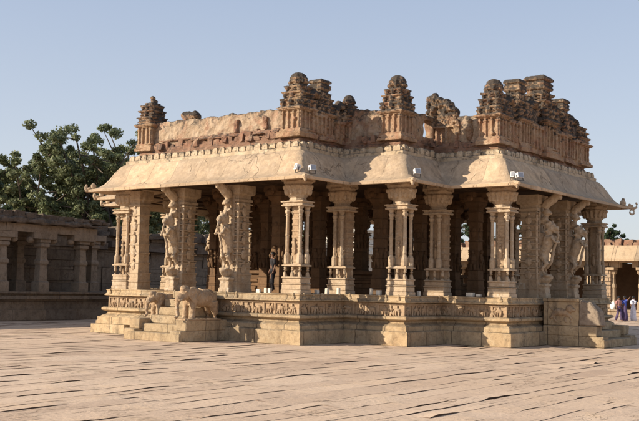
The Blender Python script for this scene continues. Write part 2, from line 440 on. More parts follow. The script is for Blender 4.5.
# ---- pillars
LX = (PC-.70, 6.64, 4.18, 1.33)         # 9.15, 6.64, 4.18, 1.33
def composite(extra=None, attached=False):
    e = empty('composite_pillar', (0, 0, FZ), PAV); z = FZ
    mb = MB()
    for (hx, hy, a, b) in ((.42,.29,0,.13),(.40,.27,.132,.30),(.42,.29,.302,.35),(.385,.265,.352,.50),(.41,.29,.502,.56)):
        mb.box(-hx, hx, -hy, hy, z+a, z+b)
    mb.build('base', M['pillar'], e, disp=(.01, 6), bevel=.015)
    mb = MB()
    for x in (-.31, 0, .31):
        for y in (-.2, .2):
            if x == 0 and y > 0: continue
            mb.tube([(x, y, z+.56), (x+rnd.uniform(-.02,.02), y*1.05, z+.7), (x, y, z+.78), (x, y, z+.88)], [.075, .05, .06, .035], 8)
            mb.ell((x, y, z+.86), (.05, .05, .055), seg=8, ring=6)
    mb.box(-.40, .40, -.29, .29, z+.90, z+.95); mb.box(-.36, .36, -.25, .25, z+.95, z+.98)
    mb.build('figure_band', M['pillar'], e, disp=(.008, 8))
    mb = MB()
    if attached:
        mb.box(-.30, .30, -.06, .30, z+.50, z+2.95)
        for k in range(9): mb.box(-.32-.01*(k % 2), .32+.01*(k % 2), -.08, .32, z+1.05+k*.21, z+1.11+k*.21)
    mb.box(-.12, .12, -.10, .10, z+.56, z+2.95)
    for k in range(9): mb.box(-.13-.01*(k % 2), .13+.01*(k % 2), -.115, .115, z+1.05+k*.2, z+1.12+k*.2)
    mb.ell((0, -.13, z+1.5), (.07, .06, .22), seg=8, ring=8); mb.ell((0, -.14, z+1.78), (.05, .05, .06), seg=8, ring=6)
    mb.build('core', M['carved'], e, disp=(.01, 6))
    for x in ((-.27, .27) if not attached else (-.15, .15)):
        for y in ((-.18, .18) if not attached else (-.19,)):
            prof = [(.075,.98),(.085,1.02),(.085,1.26),(.07,1.30),(.05,1.36),(.058,1.42),(.05,1.5),(.052,1.9),(.062,1.93),(.052,1.96),(.05,2.2),(.046,2.55),(.062,2.58),(.05,2.62),(.075,2.68),(.085,2.73),(.055,2.78),(.085,2.84),(.085,2.88)]
            MB().lathe(x, y, [(r*1.22, z+h) for r, h in prof], 8).build('colonnette', M['pillar'], e, smooth=False, disp=(.006, 7))
    mb = MB()
    # middle front colonnette is thin and set against the core
    for (hx, hy, a, b) in ((.45,.33,2.88,2.94),(.40,.28,2.94,3.0),(.46,.34,3.0,3.05)):
        mb.box(-hx, hx, -hy, hy, z+a, z+b)
    prof = [(.30,3.05),(.33,3.12),(.29,3.15),(.34,3.19),(.38,3.26),(.44,3.34),(.485,3.43),(.51,3.50),(.55,3.52),(.55,3.57),(.47,3.59),(.47,3.63),(.53,3.65),(.53,3.70),(.46,3.72),(.46,3.76)]
    mb.lathe(0, 0, [(r, z+h) for r, h in prof], 8, 1.0, .82)
    for k in range(16):
        a = 2*math.pi*k/16
        mb.ell((.43*math.cos(a), .35*math.sin(a), z+3.39), (.075, .075, .15), (0, 0, a), seg=8, ring=6); mb.ell((.5*math.cos(a), .41*math.sin(a), z+3.5), (.045, .045, .06), seg=6, ring=6)
    mb.box(-.44, .44, -.36, .36, z+3.70, z+3.82); mb.box(-.52, .52, -.2, .2, z+3.80, z+3.95); mb.box(-.22, .22, -.44, .44, z+3.80, z+3.95)
    mb.build('capital', M['pillar'], e, disp=(.016, 7), voxel=.02)
    if extra:
        mb = MB(); mb.lathe(extra, .12, [(min(r*1.02, .34), FZ+h) for r, h in pier_prof()], 4)
        for k in range(5): mb.ell((extra, -.15, FZ+.9+k*.5), (.13, .05, .17), seg=8, ring=6); mb.ell((extra, -.17, FZ+1.12+k*.5), (.06, .05, .06), seg=8, ring=6)
        mb.build('pier', M['pillar'], e, disp=(.018, 5))
    return e
def pier_prof():
    p = []; z = 0
    segs = [(.33,.10),(.31,.16),(.33,.05),(.30,.22),(.32,.04),(.27,.30),(.29,.04),(.25,.28),(.28,.05),(.25,.25),(.27,.04),(.24,.30),(.27,.05),(.24,.3),(.26,.04),(.24,.25),(.29,.06),(.26,.25),(.31,.07),(.27,.12)]
    for r, h in segs:
        p.append((r, z)); p.append((r, z+h)); z += h
    p += [(.36, z+.05), (.45, z+.25), (.47, z+.32)]
    k = 3.72/p[-1][1]
    return [(r, h*k) for r, h in p]
def inner(base=0.):
    e = empty('inner_pillar', (0, 0, FZ), PAV)
    prof = pier_prof(); s = (3.72-base)/3.72
    mb = MB().lathe(0, 0, [(r*.78, FZ+base+h*s) for r, h in prof], 4)
    # carved figures on the four faces
    for a in range(4):
        q = Matrix.Rotation(a*math.pi/2, 4, 'Z'); f = FZ+base
        mb.ell((0, -.22, f+1.35), (.12, .08, .26), seg=8, ring=8, mat=q); mb.ell((0, -.25, f+1.66), (.07, .07, .08), seg=8, ring=6, mat=q)
        mb.tube([(-.1, -.27, f+1.5), (-.17, -.31, f+1.35), (-.1, -.33, f+1.25)], .03, 6, q)
        mb.tube([(.08, -.27, f+1.2), (.1, -.27, f+.98)], [.06, .04], 6, q); mb.tube([(-.06, -.27, f+1.2), (-.05, -.27, f+.98)], [.06, .04], 6, q)
        mb.ell((0, -.20, f+2.4), (.13, .06, .2), seg=8, ring=8, mat=q)
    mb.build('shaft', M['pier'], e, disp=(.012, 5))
    mb = MB()
    mb.box(-.62, .62, -.2, .2, FZ+3.72, FZ+3.9); mb.box(-.2, .2, -.62, .62, FZ+3.722, FZ+3.898)
    for s_ in (-1, 1):
        mb.ell((s_*.55, 0, FZ+3.68), (.14, .17, .14), seg=8, ring=6); mb.ell((0, s_*.55, FZ+3.68), (.17, .14, .14), seg=8, ring=6)
    mb.build('bracket', M['pier'], e)
    return e
def yali():
    """pillar with a rearing beast and rider carved on its outer (-y) side"""
    e = empty('beast_pillar', (0, 0, FZ), PAV)
    prof = pier_prof()
    mb = MB().lathe(0, .22, [(min(r*1.18, .43), FZ+h) for r, h in prof], 4)
    for sx in (-1, 1):
        mb.tube([(sx*.31, -.10, FZ+.5), (sx*.31, -.10, FZ+3.0)], .05, 8)
        for k in range(5):
            mb.ell((sx*.345, .2, FZ+.8+k*.5), (.05, .14, .17), seg=8, ring=6); mb.ell((sx*.345, .2, FZ+1.03+k*.5), (.05, .06, .06), seg=8, ring=6)
    for k in range(12): mb.box(-.36-.012*(k % 2), .36+.012*(k % 2), -.15, .58, FZ+.62+k*.22, FZ+.66+k*.22)
    mb.build('shaft', M['pillar'], e, disp=(.02, 5))
    mb = MB(); z = FZ
    mb.box(-.24, .24, -.42, 0, z, z+.14); mb.box(-.21, .21, -.40, 0, z+.14, z+.42); mb.box(-.25, .25, -.43, 0, z+.42, z+.50)
    # crouching small beast at the base
    mb.ell((.0, -.30, z+.66), (.16, .24, .16)); mb.ell((0, -.47, z+.74), (.12, .13, .12))
    # hind legs
    for s in (-1, 1):
        mb.tube([(s*.11, -.34, z+.78), (s*.14, -.22, z+1.02), (s*.12, -.40, z+1.22), (s*.10, -.24, z+1.48)], [.06, .075, .10, .13], 8)
        mb.ell((s*.12, -.42, z+.80), (.07, .11, .05))
        # forelegs thrown forward
        mb.tube([(s*.13, -.42, z+2.1), (s*.15, -.62, z+2.2), (s*.14, -.70, z+2.02), (s*.12, -.78, z+1.98)], [.10, .08, .06, .05], 8)
        mb.ell((s*.11, -.52, z+2.72), (.05, .06, .09))
    mb.tube([(0, -.20, z+1.40), (0, -.27, z+1.65), (0, -.36, z+1.92), (0, -.44, z+2.18), (0, -.44, z+2.42)], [.20, .18, .20, .21, .17], 12)
    mb.ell((0, -.50, z+2.55), (.18, .20, .19)); mb.ell((0, -.70, z+2.50), (.10, .14, .09), (.35, 0, 0)); mb.ell((0, -.66, z+2.38), (.08, .11, .04), (.7, 0, 0))
    mb.tube([(0, -.72, z+2.46), (0, -.80, z+2.25), (0, -.72, z+2.02), (0, -.62, z+1.75), (0, -.58, z+1.5), (0, -.5, z+1.2)], [.05, .045, .045, .05, .05, .05], 8)
    for k in range(7): mb.ell((rnd.uniform(-.16,.16), -.40+rnd.uniform(-.06,.02), z+2.25+k*.08), (.08, .08, .06), seg=8, ring=6)
    # rider on its back
    mb.tube([(0, -.18, z+1.95), (0, -.14, z+2.35)], [.15, .12], 8)
    # bracket above the head sweeping out to the eave
    mb.tube([(0, -.18, z+2.72), (0, -.34, z+2.86), (0, -.40, z+3.02), (0, -.30, z+3.16), (0, -.26, z+3.28), (0, -.40, z+3.44), (0, -.62, z+3.58), (0, -.80, z+3.74)],
            [.12, .15, .16, .14, .14, .17, .16, .12], 10)
    mb.ell((0, -.84, z+3.66), (.11, .1, .13))
    mb.box(-.16, .16, -.15, .1, z+.5, z+3.5)
    mb.build('rearing_beast', M['pillar'], e, voxel=.026, disp=(.022, 8), smooth=True)
    return e
protoC = composite(); protoI = inner(); protoD = inner(.87); protoY = yali(); protoX = composite(.62); protoR = composite(attached=True)
used = set()
def place(proto, x, y, rz=0):
    if proto not in used:
        used.add(proto); proto.location = (x, y, 0); proto.rotation_euler.z = rz
        return proto
    return copy_tree(proto, PAV, rz, (x, y, 0))
for o in (protoC, protoI, protoD, protoY, protoX, protoR):
    # parts were built with world heights: rest the empties at z = 0 and lift the children back
    for ch in [k for k in bpy.data.objects if k.parent == o]: ch.location = (0, 0, 0)
pts = set()
for gx in LX:
    for gy in LX:
        if gx > 9 and gy > 5: continue
        if gy > 9 and gx > 5: continue
        for sx in (-1, 1):
            for sy in (-1, 1): pts.add((sx*gx, sy*gy))
for x, y in sorted(pts, key=lambda p: (p[1], -p[0])):
    ax, ay = abs(x), abs(y)
    if (ax, ay) == (1.33, LX[0]): place(protoY, x, y, 0 if y < 0 else math.pi)
    elif (ax, ay) == (LX[0], 1.33): place(protoY, x, y, math.pi/2 if x > 0 else -math.pi/2)
    elif (ax, ay) in ((4.18, LX[0]), (LX[0], 4.18)) or (ax, ay) == (6.64, 6.64):
        place(protoX if (x < 0 and y < -9) else protoC, x, y)
    elif (ax, ay) in ((4.18, 6.64), (6.64, 4.18)): place(protoR, x, y)
    elif ax < 1.4 and ay < 1.4: place(protoD, x, y)
    else: place(protoI, x, y)

# beams
for k, g_ in enumerate(LX):
    for s in (-1, 1):
        L = LX[0] + .35 if g_ < 5 else (6.99 if g_ < 7 else 4.5)
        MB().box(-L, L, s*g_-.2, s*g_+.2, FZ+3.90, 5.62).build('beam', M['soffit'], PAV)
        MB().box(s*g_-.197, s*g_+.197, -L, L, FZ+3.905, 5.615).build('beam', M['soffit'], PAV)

# ---- stairs
def stairs(rz, cx=0., w=2.45, kind='elephant'):
    e = empty('stair', (0, 0, 0), PAV)
    n = 6; rise = FZ/n; proj = 2.05; y0 = -PC+.1; hw = w/2; fl = .48
    mb = MB()
    for k in range(n):
        z0 = -.2 if k == 0 else k*rise; z1 = (k+1)*rise - .002*(k == n-1)
        run = proj*(n-k)/n if k < n-1 else .32
        hx = hw-fl+.02 if k else hw
        mb.box(cx-hx, cx+hx, -PC-run-(.06 if k == 0 else 0), y0, z0, z1, .008)
    mb.build('steps', M['granite'], e, bevel=.018, disp=(.008, 3))
    for s in (-1, 1):
        a, b = sorted((cx+s*(hw-fl), cx+s*(hw+.01)))
        mb = MB()
        mb.box(a, b, -PC-proj-.02, y0, rise*.05, .36, .01); mb.box(a+.012*s, b+.012*s, -PC-proj+.22, y0, .362, .70, .01)
        if kind == 'lion' and not (s == 1 and cx):
            mb.box(a+.02, b-.02, -PC-1.2, y0, .702, 1.52); mb.box(a-.02, b+.04, -PC-1.22, y0, 1.522, 1.64)
            mb.build('stair_flank', M['granite'], e, bevel=.02, disp=(.012, 3)); mb = MB()
            mb.add([(xx, yy, zz) for xx in (a+.02, b-.02) for yy, zz in ((-PC-1.205,.705),(-PC-1.205,1.60),(-PC-1.62,1.52),(-PC-1.90,1.22),(-PC-2.0,.705))],
                   [(0,1,2,3,4),(5,9,8,7,6),(0,5,6,1),(1,6,7,2),(2,7,8,3),(3,8,9,4),(4,9,5,0)])
        else:
            mb.build('stair_flank', M['granite'], e, bevel=.02, disp=(.012, 3)); mb = None
        if mb: mb.build('balustrade_block', M['greypl'], e, bevel=.05, disp=(.05, 3))
        if kind == 'lion' and not (s == 1 and cx):
            mb = MB(); X = cx+s*(hw+.01)  # relief animal on the outer side
            q = Matrix.Translation((X-s*.03, -PC-.6, 0)) @ Matrix.Rotation(math.pi/2*1, 4, 'Z')
            mb.ell((.05, 0, 1.16), (.30, .10, .14), mat=q, seg=12, ring=8); mb.ell((-.28, 0, 1.28), (.14, .12, .15), mat=q); mb.ell((-.42, 0, 1.24), (.08, .08, .07), mat=q)
            for (a0, a1, a2) in ((-.2,-.34,-.3),(-.14,-.1,-.16),(.22,.3,.2),(.3,.42,.36)):
                mb.tube([(a0, 0, 1.1), (a1, 0, .95), (a2, 0, .80)], [.08, .055, .05], 8, q)
            mb.tube([(.33, 0, 1.22), (.46, 0, 1.32), (.42, 0, 1.45)], [.04, .03, .04], 8, q)
            mb.build('relief_animal', M['carved'], e, voxel=.025, disp=(.015, 9), smooth=True)
    e.rotation_euler.z = rz
    return e
stairs(0, .35, 2.65); stairs(math.pi/2, -.62, 3.15, 'lion')
stairs(math.pi, 0, 2.48); stairs(-math.pi/2, 0, 4.3, 'lion')

# ---- roof towers and parapet walls
def minikuta(mb, x, y, z, s):
    mb.box(x-.12*s, x+.12*s, y-.12*s, y+.12*s, z, z+.16*s)
    mb.lathe(x, y, [(.16*s, z+.15*s), (.17*s, z+.2*s), (.11*s, z+.24*s), (.11*s, z+.28*s), (.155*s, z+.33*s), (.15*s, z+.40*s), (.10*s, z+.47*s), (.03*s, z+.54*s)], 8)
def tower(x, y, z0, H, w=.64, ruin=0., seed=0, slim=False):
    rr = random.Random(seed); mb = MB(); f = H/2.2; w = w*.66
    def Z(t): return z0 + t*f
    def sq(r, a, b_, j=0.):
        mb.box(x-w*r, x+w*r, y-w*r, y+w*r, Z(a), Z(b_), j)
    sq(1.25, -.1, .03, .04); sq(1.12, .03, .10, .02); sq(1.0, .10, .13); sq(1.1, .13, .17, .01); sq(.86, .17, .84)
    for a in (-.84, -.30, .30, .84):
        for b_ in (-1, 1):
            mb.box(x+a*w-.035, x+a*w+.035, y+b_*w*.93-.045, y+b_*w*.93+.045, Z(.17), Z(.82))
            mb.box(x+b_*w*.93-.045, x+b_*w*.93+.045, y+a*w-.035, y+a*w+.035, Z(.17), Z(.82))
            mb.box(x+a*w-.055, x+a*w+.055, y+b_*w*.97-.04, y+b_*w*.97+.04, Z(.70), Z(.75))
            mb.box(x+b_*w*.97-.04, x+b_*w*.97+.04, y+a*w-.055, y+a*w+.055, Z(.70), Z(.75))
    for (r, a, b_) in ((1.05,.80,.84),(1.20,.84,.88),(1.28,.88,.93),(1.18,.93,.96),(.96,.96,1.16),(1.06,1.04,1.07),(1.08,1.16,1.19),(1.14,1.19,1.23),
                       (.82,1.23,1.42),(.92,1.30,1.32),(.98,1.42,1.45),(1.03,1.45,1.49),(.70,1.49,1.64),(.80,1.55,1.57),(.84,1.63,1.66),(.88,1.66,1.70),(.56,1.70,1.80)):
        sq(r, a, b_, .006)
    for (rad_, za, zb, wd) in ((1.02, .95, 1.18, .085), (.88, 1.22, 1.44, .065), (.76, 1.48, 1.65, .05)):
        for a in (-.8, 0, .8):
            for b_ in (-1, 1):
                for k_, (px, py) in enumerate(((a, b_), (b_, a))):
                    if rr.random() < ruin*.6+.06: continue
                    q_ = 1.25 if a == 0 else 1.
                    mb.lathe(x+px*rad_*w, y+py*rad_*w, [(wd*.8*q_, Z(za)), (wd*.8*q_, Z(za+.09)), (wd*q_*1.15, Z(za+.11)), (wd*q_*1.1, Z(za+.16)), (wd*.5*q_, Z(za+.22*q_))], 6)
    if ruin < .5:
        t = w*(.76 if not slim else .74)
        mb.lathe(x, y, [(t*.85, Z(1.68)), (t*.85, Z(1.80)), (t*1.02, Z(1.82)), (t*1.10, Z(1.85)), (t*1.08, Z(1.90)), (t*.96, Z(1.92)), (t*1.06, Z(1.94)), (t*1.06, Z(2.0)), (t*.92, Z(2.02))] +
                 ([(t*.86, Z(2.08)), (t*.66, Z(2.15)), (t*.34, Z(2.19)), (t*.1, Z(2.2))] if not slim else [(t*.86, Z(2.05)), (t*1.1, Z(2.07)), (t*1.12, Z(2.13)), (t*.9, Z(2.2))]), 8 if not slim else 4)
        for k in range(8):
            a = (k+.5)*math.pi/4
            mb.ell((x+t*1.02*math.cos(a), y+t*1.02*math.sin(a), Z(1.84)), (.05, .05, .07), seg=8, ring=6)
        for k in range(3):
            a = rr.random()*6.3; mb.ell((x+t*.9*math.cos(a), y+t*.9*math.sin(a), Z(rr.uniform(1.62, 2.0))), (.07, .07, .05), seg=8, ring=6)
    else:
        for k in range(16):
            a = rr.random()*6.3; q = rr.random()
            mb.ell((x+w*.42*math.cos(a)*(1-q*.5), y+w*.42*math.sin(a)*(1-q*.5), Z(1.5+q*.58)), (.11, .11, .08), seg=8, ring=6)
    for k in range(5):   # lumps of fallen or swollen masonry
        a = rr.choice((-1, 1)); q = rr.uniform(-1, 1); zz = Z(rr.uniform(.0, 1.3)); r_ = 1.0 if zz < Z(1) else .9
        p = (x+a*w*r_, y+q*w*r_) if rr.random() < .5 else (x+q*w*r_, y+a*w*r_)
        mb.ell((*p, zz), (rr.uniform(.04, .08),)*3, seg=8, ring=6)
    return mb.build('roof_tower', M['tower'], PAV, voxel=.018, disp=(.014, 9), loc=(x, y, z0))
def kudu(x, y, z0, h, w, axis, seed=0, ruin=False):
    """horseshoe gable wall between the towers; axis 'y': it runs along y"""
    rr = random.Random(seed); mb = MB()
    def B(u0, u1, v0, v1, a, b_):
        if axis == 'y': mb.box(x+v0, x+v1, y+u0, y+u1, a, b_)
        else: mb.box(x+u0, x+u1, y+v0, y+v1, a, b_)
    B(-w, w, -.32, .32, z0-.1, z0+h*.42)
    for a in (-.85, -.3, .3, .85): B(a*w-.05, a*w+.05, -.4, .4, z0+.1, z0+h*.4)
    B(-w*1.05, w*1.05, -.42, .42, z0+h*.40, z0+h*.47)
    n = 11
    for k in range(n):
        t = math.pi*k/(n-1); u = -math.cos(t)*w*.85; zz = z0+h*.45+max(0, math.sin(t))**.8*h*.42
        c = (x, y+u, zz) if axis == 'y' else (x+u, y, zz)
        mb.ell(c, (.34, .13, .13) if axis == 'y' else (.13, .34, .13), seg=8, ring=6)
    B(-w*.6, w*.6, -.2, .2, z0+h*.4, z0+h*.75)
    c = z0+h*.93
    mb.ell((x, y, c), (.2, .13, .13) if axis == 'y' else (.13, .2, .13))
    for k in range(6):
        u = rr.uniform(-w, w); p = (x+rr.uniform(-.2,.2), y+u) if axis == 'y' else (x+u, y+rr.uniform(-.2,.2))
        mb.ell((*p, z0+h*rr.uniform(.42, .62)), (.11, .11, .12), seg=8, ring=6)
    return mb.build('arched_gable', M['tower'], PAV, voxel=.024, disp=(.035, 6), loc=(x, y, z0))
def wall(x0, y0, x1, y1, z0, zt, th=.17, seed=0, mat='parapet', hole=None):
    """broken parapet wall with an uneven top"""
    p, q = Vector((x0, y0)), Vector((x1, y1)); L = (q-p).length; d = (q-p)/L; nr = Vector((d.y, -d.x)); mb = MB()
    n = max(2, round(L/.16))
    for k in range(n):
        a = p+d*(L*k/n-.01); b_ = p+d*(L*(k+1)/n+.01); m = L*(k+.5)/n
        top = zt(m/L) + .06*noise.noise(Vector((m*2.1, seed*7.3, 0))) + .03*noise.noise(Vector((m*7, seed, 3)))
        lows = [(z0, top)]
        if hole and hole[0] < m < hole[1]:
            lows = [(z0, hole[2]), (hole[3]+.12*abs(m-(hole[0]+hole[1])/2)*-2, top)]
        for (za, zb) in lows:
            if zb <= za: continue
            vs = [(c.x+s*nr.x*th, c.y+s*nr.y*th, zz) for zz in (za, zb) for c in (a, b_) for s in (-1, 1)]
            mb.add(vs, [(0,1,3,2),(4,6,7,5),(0,4,5,1),(2,3,7,6),(0,2,6,4),(1,5,7,3)])
    # coping and a few pilasters
    return mb.build('parapet_wall', M[mat], PAV, voxel=.04, disp=(.045, 3.2), loc=(x0, y0, z0))

TO = 1.34; Z0 = 7.04
a_, b_2, c_ = PA-TO, PB-TO, PC-TO
tower(a_, -c_, Z0, 2.17, .62, seed=1)
tower(b_2, -b_2, Z0, 2.24, .62, seed=2)
tower(c_, -a_, Z0, 2.28, .62, seed=3)
t0 = tower(-a_-.05, -c_, Z0, 2.22, .58, ruin=.6, seed=4); t0['label'] = 'ruined corner tower with its outer faces broken away'
# front parapet between the two corner towers
wall(-a_+.2, -c_+.0, a_-.3, -c_+.0, Z0-.05, lambda t: 8.02-.03*t, seed=1)
mb = MB()
for k, (u, s) in enumerate(((0, 1.), (.2, .8), (.38, .7), (-.2, .7))):
    mb.ell((-1.62+u, -c_, 8.12+.03*k), (.24*s, .2, .23*s), seg=10, ring=8)
mb.build('broken_finial', M['tower'], PAV, voxel=.035, disp=(.06, 5))
mb = MB().box(-2.9, 3.0, -c_-.27, -c_-.19, 7.24, 7.31, .01); mb.box(-1.2, 3.0, -c_-.36, -c_-.2, 7.14, 7.2, .02)
mb.build('parapet_ledge', M['bricks'], PAV, voxel=.03, disp=(.04, 4))
for xx in (.98, 2.35): MB().box(xx-.08, xx+.08, -c_-.3, -c_-.15, 7.3, 7.75, .02).build('pilaster_stub', M['bricks'], PAV, voxel=.03, disp=(.05, 5)); mb = MB()
# A side, return towards the re-entrant corner
tower(a_, -7.3, Z0, 2.12, .56, ruin=.15, seed=5, slim=True)
kudu(a_+.05, -7.83, Z0, 1.75, .42, 'y', 6)
kudu(a_+.1, -6.3, Z0, 1.5, .5, 'y', 16)
wall(a_, -c_+.3, a_, -b_2, Z0, lambda t: 8.25, seed=2, mat='tower')
tower(a_+.35, -b_2+.05, Z0, 1.78, .42, ruin=.3, seed=7)
wall(a_+.5, -b_2, b_2-.5, -b_2, Z0-.05, lambda t: 8.25-.2*t, seed=3)
# B side with the open arch
wall(b_2, -b_2+.4, b_2, -a_, Z0-.05, lambda t: 8.10+.05*t, seed=4, mat='tower', hole=(1.12, 1.78, 7.32, 7.98))
def ruin_arch():
    mb = MB(); rr = random.Random(9); y = -a_
    for i in range(13):
        u = -.14+i*.09; top = 9.0-.55*(max(0, u)/.95)**1.3-.3*max(0, u-.6) + rr.uniform(-.06, .06); z = 8.12 if u < .22 else 7.6
        while z < top:
            mb.ell((b_2+u+rr.uniform(-.04, .04), y+rr.uniform(-.07, .07), z), (rr.uniform(.11, .17), rr.uniform(.14, .2), rr.uniform(.07, .12)), (rr.uniform(-.3, .3), rr.uniform(-.3, .3), 0), seg=8, ring=6); z += .11
    for k in range(9):      # curl of the broken arch rim
        ang = math.pi*(.15+.8*k/8); mb.ell((b_2+.45+.42*math.cos(ang), y-.22, 8.2+.38*math.sin(ang)), (.07, .08, .07), seg=8, ring=6)
    mb.box(b_2+.25, b_2+1.2, y-.20, y+.24, Z0-.05, 7.75)
    for q in (.3, .72, 1.1): mb.box(b_2+q-.05, b_2+q+.05, y-.30, y+.3, Z0, 7.72)
    mb.box(b_2+.2, b_2+1.25, y-.33, y+.3, 7.70, 7.77)
    mb.build('ruined_arch', M['tower'], PAV, voxel=.024, disp=(.03, 7))
ruin_arch()
wall(b_2+1.1, -a_, c_-.5, -a_, Z0-.05, lambda t: 8.05, seed=5)
mb = MB(); mb.ell((c_-1.35, -a_-.2, 7.55), (.13, .1, .3)); mb.ell((c_-1.35, -a_-.2, 7.9), (.09, .09, .1)); mb.ell((c_-.85, -a_-.2, 7.5), (.14, .12, .32)); mb.ell((c_-.85, -a_-.2, 7.85), (.1, .1, .1))
mb.build('parapet_figure', M['tower'], PAV, voxel=.03, disp=(.05, 6))
# C side: the long row of towers
kudu(c_+.06, -2.8, Z0, 1.9, .46, 'y', 21); tower(c_, -1.9, Z0, 2.55, .62, ruin=.1, seed=22, slim=True)
kudu(c_+.12, -.92, Z0, 2.1, .52, 'y', 23); tower(c_, .15, Z0, 3.05, .80, ruin=.1, seed=24, slim=True)
kudu(c_+.12, 1.2, Z0, 2.2, .58, 'y', 25); tower(c_, 2.12, Z0, 2.5, .6, ruin=.15, seed=26, slim=True)
kudu(c_+.1, 2.9, Z0, 2.0, .48, 'y', 27); tower(c_, a_, Z0, 2.0, .72, ruin=.55, seed=28)
wall(c_, -a_+.4, c_, a_-.3, Z0, lambda t: 8.3, seed=6, mat='tower')
# far sides, simpler
for (p0, p1) in (((c_, a_), (b_2, a_)), ((b_2, a_), (b_2, b_2)), ((b_2, b_2), (a_, b_2)), ((a_, b_2), (a_, c_)), ((a_, c_), (-a_, c_)),
                 ((-a_, c_), (-a_, b_2)), ((-a_, b_2), (-b_2, b_2)), ((-b_2, b_2), (-b_2, a_)), ((-b_2, a_), (-c_, a_)), ((-c_, a_), (-c_, -a_)),
                 ((-c_, -a_), (-b_2, -a_)), ((-b_2, -a_), (-b_2, -b_2)), ((-b_2, -b_2), (-a_, -b_2)), ((-a_, -b_2), (-a_, -c_+.3))):
    wall(*p0, *p1, Z0-.05, lambda t: 7.75, seed=8)

# ------------------------------------------------------------------ elephants beside the stair
def elephant(cx, y, z, label, k, mirror=1):
    mb = MB(); T = Matrix.Translation((cx, y, z)) @ Matrix.Scale(k, 4)
    E = lambda c, r, rot=None, sg=14, rg=10: mb.ell(c, r, rot, sg, rg, T)
    TB = lambda p, r, n=10: mb.tube(p, r, n, T)
    E((0, .15, .70), (.25, .58, .29), (.10, 0, 0), 18, 12); E((0, .45, .66), (.23, .30, .28)); E((0, -.28, .76), (.24, .30, .30))
    E((0, -.60, .86), (.19, .20, .23), (.25, 0, 0)); E((0, -.70, .98), (.13, .12, .11)); E((0, -.72, .74), (.14, .14, .13))
    TB([(0, -.80, .80), (0, -.93, .62), (0, -.96, .38), (0, -.92, .18), (0, -1.0, .08), (0, -1.06, .12)], [.12, .10, .075, .06, .055, .04])
    for s in (-1, 1):
        # big flat ears with a raised rim
        E((s*.20, -.50, .84), (.035, .17, .21), (.1, 0, 0)); TB([(s*.235, -.40, 1.0), (s*.24, -.33, .84), (s*.235, -.42, .66), (s*.225, -.54, .62)], [.025]*4, 8)
        E((s*.155, -.72, .90), (.03, .035, .03)); TB([(s*.10, -.80, .70), (s*.13, -.92, .62), (s*.12, -1.0, .64)], [.035, .028, .015], 8)
        TB([(s*.14, -.38, .66), (s*.15, -.44, .40), (s*.15, -.44, .20), (s*.15, -.46, .03)], [.14, .10, .095, .115])
        TB([(s*.14, .50, .60), (s*.15, .54, .34), (s*.15, .60, .20), (s*.15, .58, .03)], [.17, .12, .105, .12])
    TB([(-.24, .0, .62), (-.18, -.02, .96), (0, -.02, 1.01), (.18, -.02, .96), (.24, 0, .62)], [.02]*5, 6)
    TB([(-.2, -.38, .66), (0, -.46, .46), (.2, -.38, .66)], [.022]*3, 6)
    TB([(0, .70, .84), (0, .78, .55), (.04, .74, .28)], [.04, .028, .04], 8)
    mb.box(cx-.27*k, cx+.27*k, y-.72*k, y+.78*k, z, z+.05)
    o = mb.build('stone_elephant', M['carved'], None, voxel=.022, disp=(.016, 8), smooth=True, loc=(cx, y, z))
    tag(o, label, 'statue', 'worn stone elephants guarding the front stair'); return o
elephant(1.43, -10.85, .70, 'larger stone elephant right of the front stair, whole body side-on in view', 1.04)
elephant(-.74, -10.36, .70, 'smaller stone elephant left of the front stair, partly behind the steps', .84)

# ------------------------------------------------------------------ floodlights
def floodlight(x, y, z, rz, label, w=.26):
    e = empty('floodlight', (x, y, z)); tag(e, label, 'floodlight', 'white floodlights at the eave corners')
    q = Matrix.Rotation(rz, 4, 'Z') @ Matrix.Rotation(R(-12), 4, 'X') @ Matrix.Scale(.68, 4)
    def bx(mb, *a):
        t = MB().box(*a); mb.add(t.v, t.f, q); return mb
    mb = MB(); bx(mb, -w/2, w/2, -.09, .09, .06, .30); bx(mb, -w/2-.012, w/2+.012, -.115, -.092, .045, .315)
    for k in range(4): bx(mb, -w/2+.02, w/2-.02, .092, .12, .09+k*.05, .105+k*.05)
    def fin(mb, nm, mt):
        o = mb.build(nm, mt); o.parent = e; return o
    fin(mb, 'housing', M['lampwhite'])
    mb = MB(); bx(mb, -w/2+.02, w/2-.02, -.122, -.117, .075, .285); fin(mb, 'glass', M['glass'])
    mb = MB(); bx(mb, -w/2-.03, -w/2-.016, -.02, .02, -.08, .2); bx(mb, w/2+.016, w/2+.03, -.02, .02, -.08, .2); bx(mb, -w/2-.03, w/2+.03, -.02, .02, -.1, -.08)
    fin(mb, 'bracket', M['metal'])
floodlight(4.72, -9.92, 5.60, R(-25), 'white floodlight left of the first roof corner above the elephant stair')
floodlight(5.02, -9.48, 5.60, R(70), 'white floodlight just right of the first roof corner, turned to the side', .3)
floodlight(7.5, -7.05, 5.60, R(60), 'single white floodlight on the middle roof corner', .3)
floodlight(9.93, -5.0, 5.58, R(10), 'narrow white floodlight left of the pair on the third roof corner', .16)
floodlight(9.97, -4.55, 5.60, R(65), 'wide white floodlight right of the pair on the third roof corner', .34)

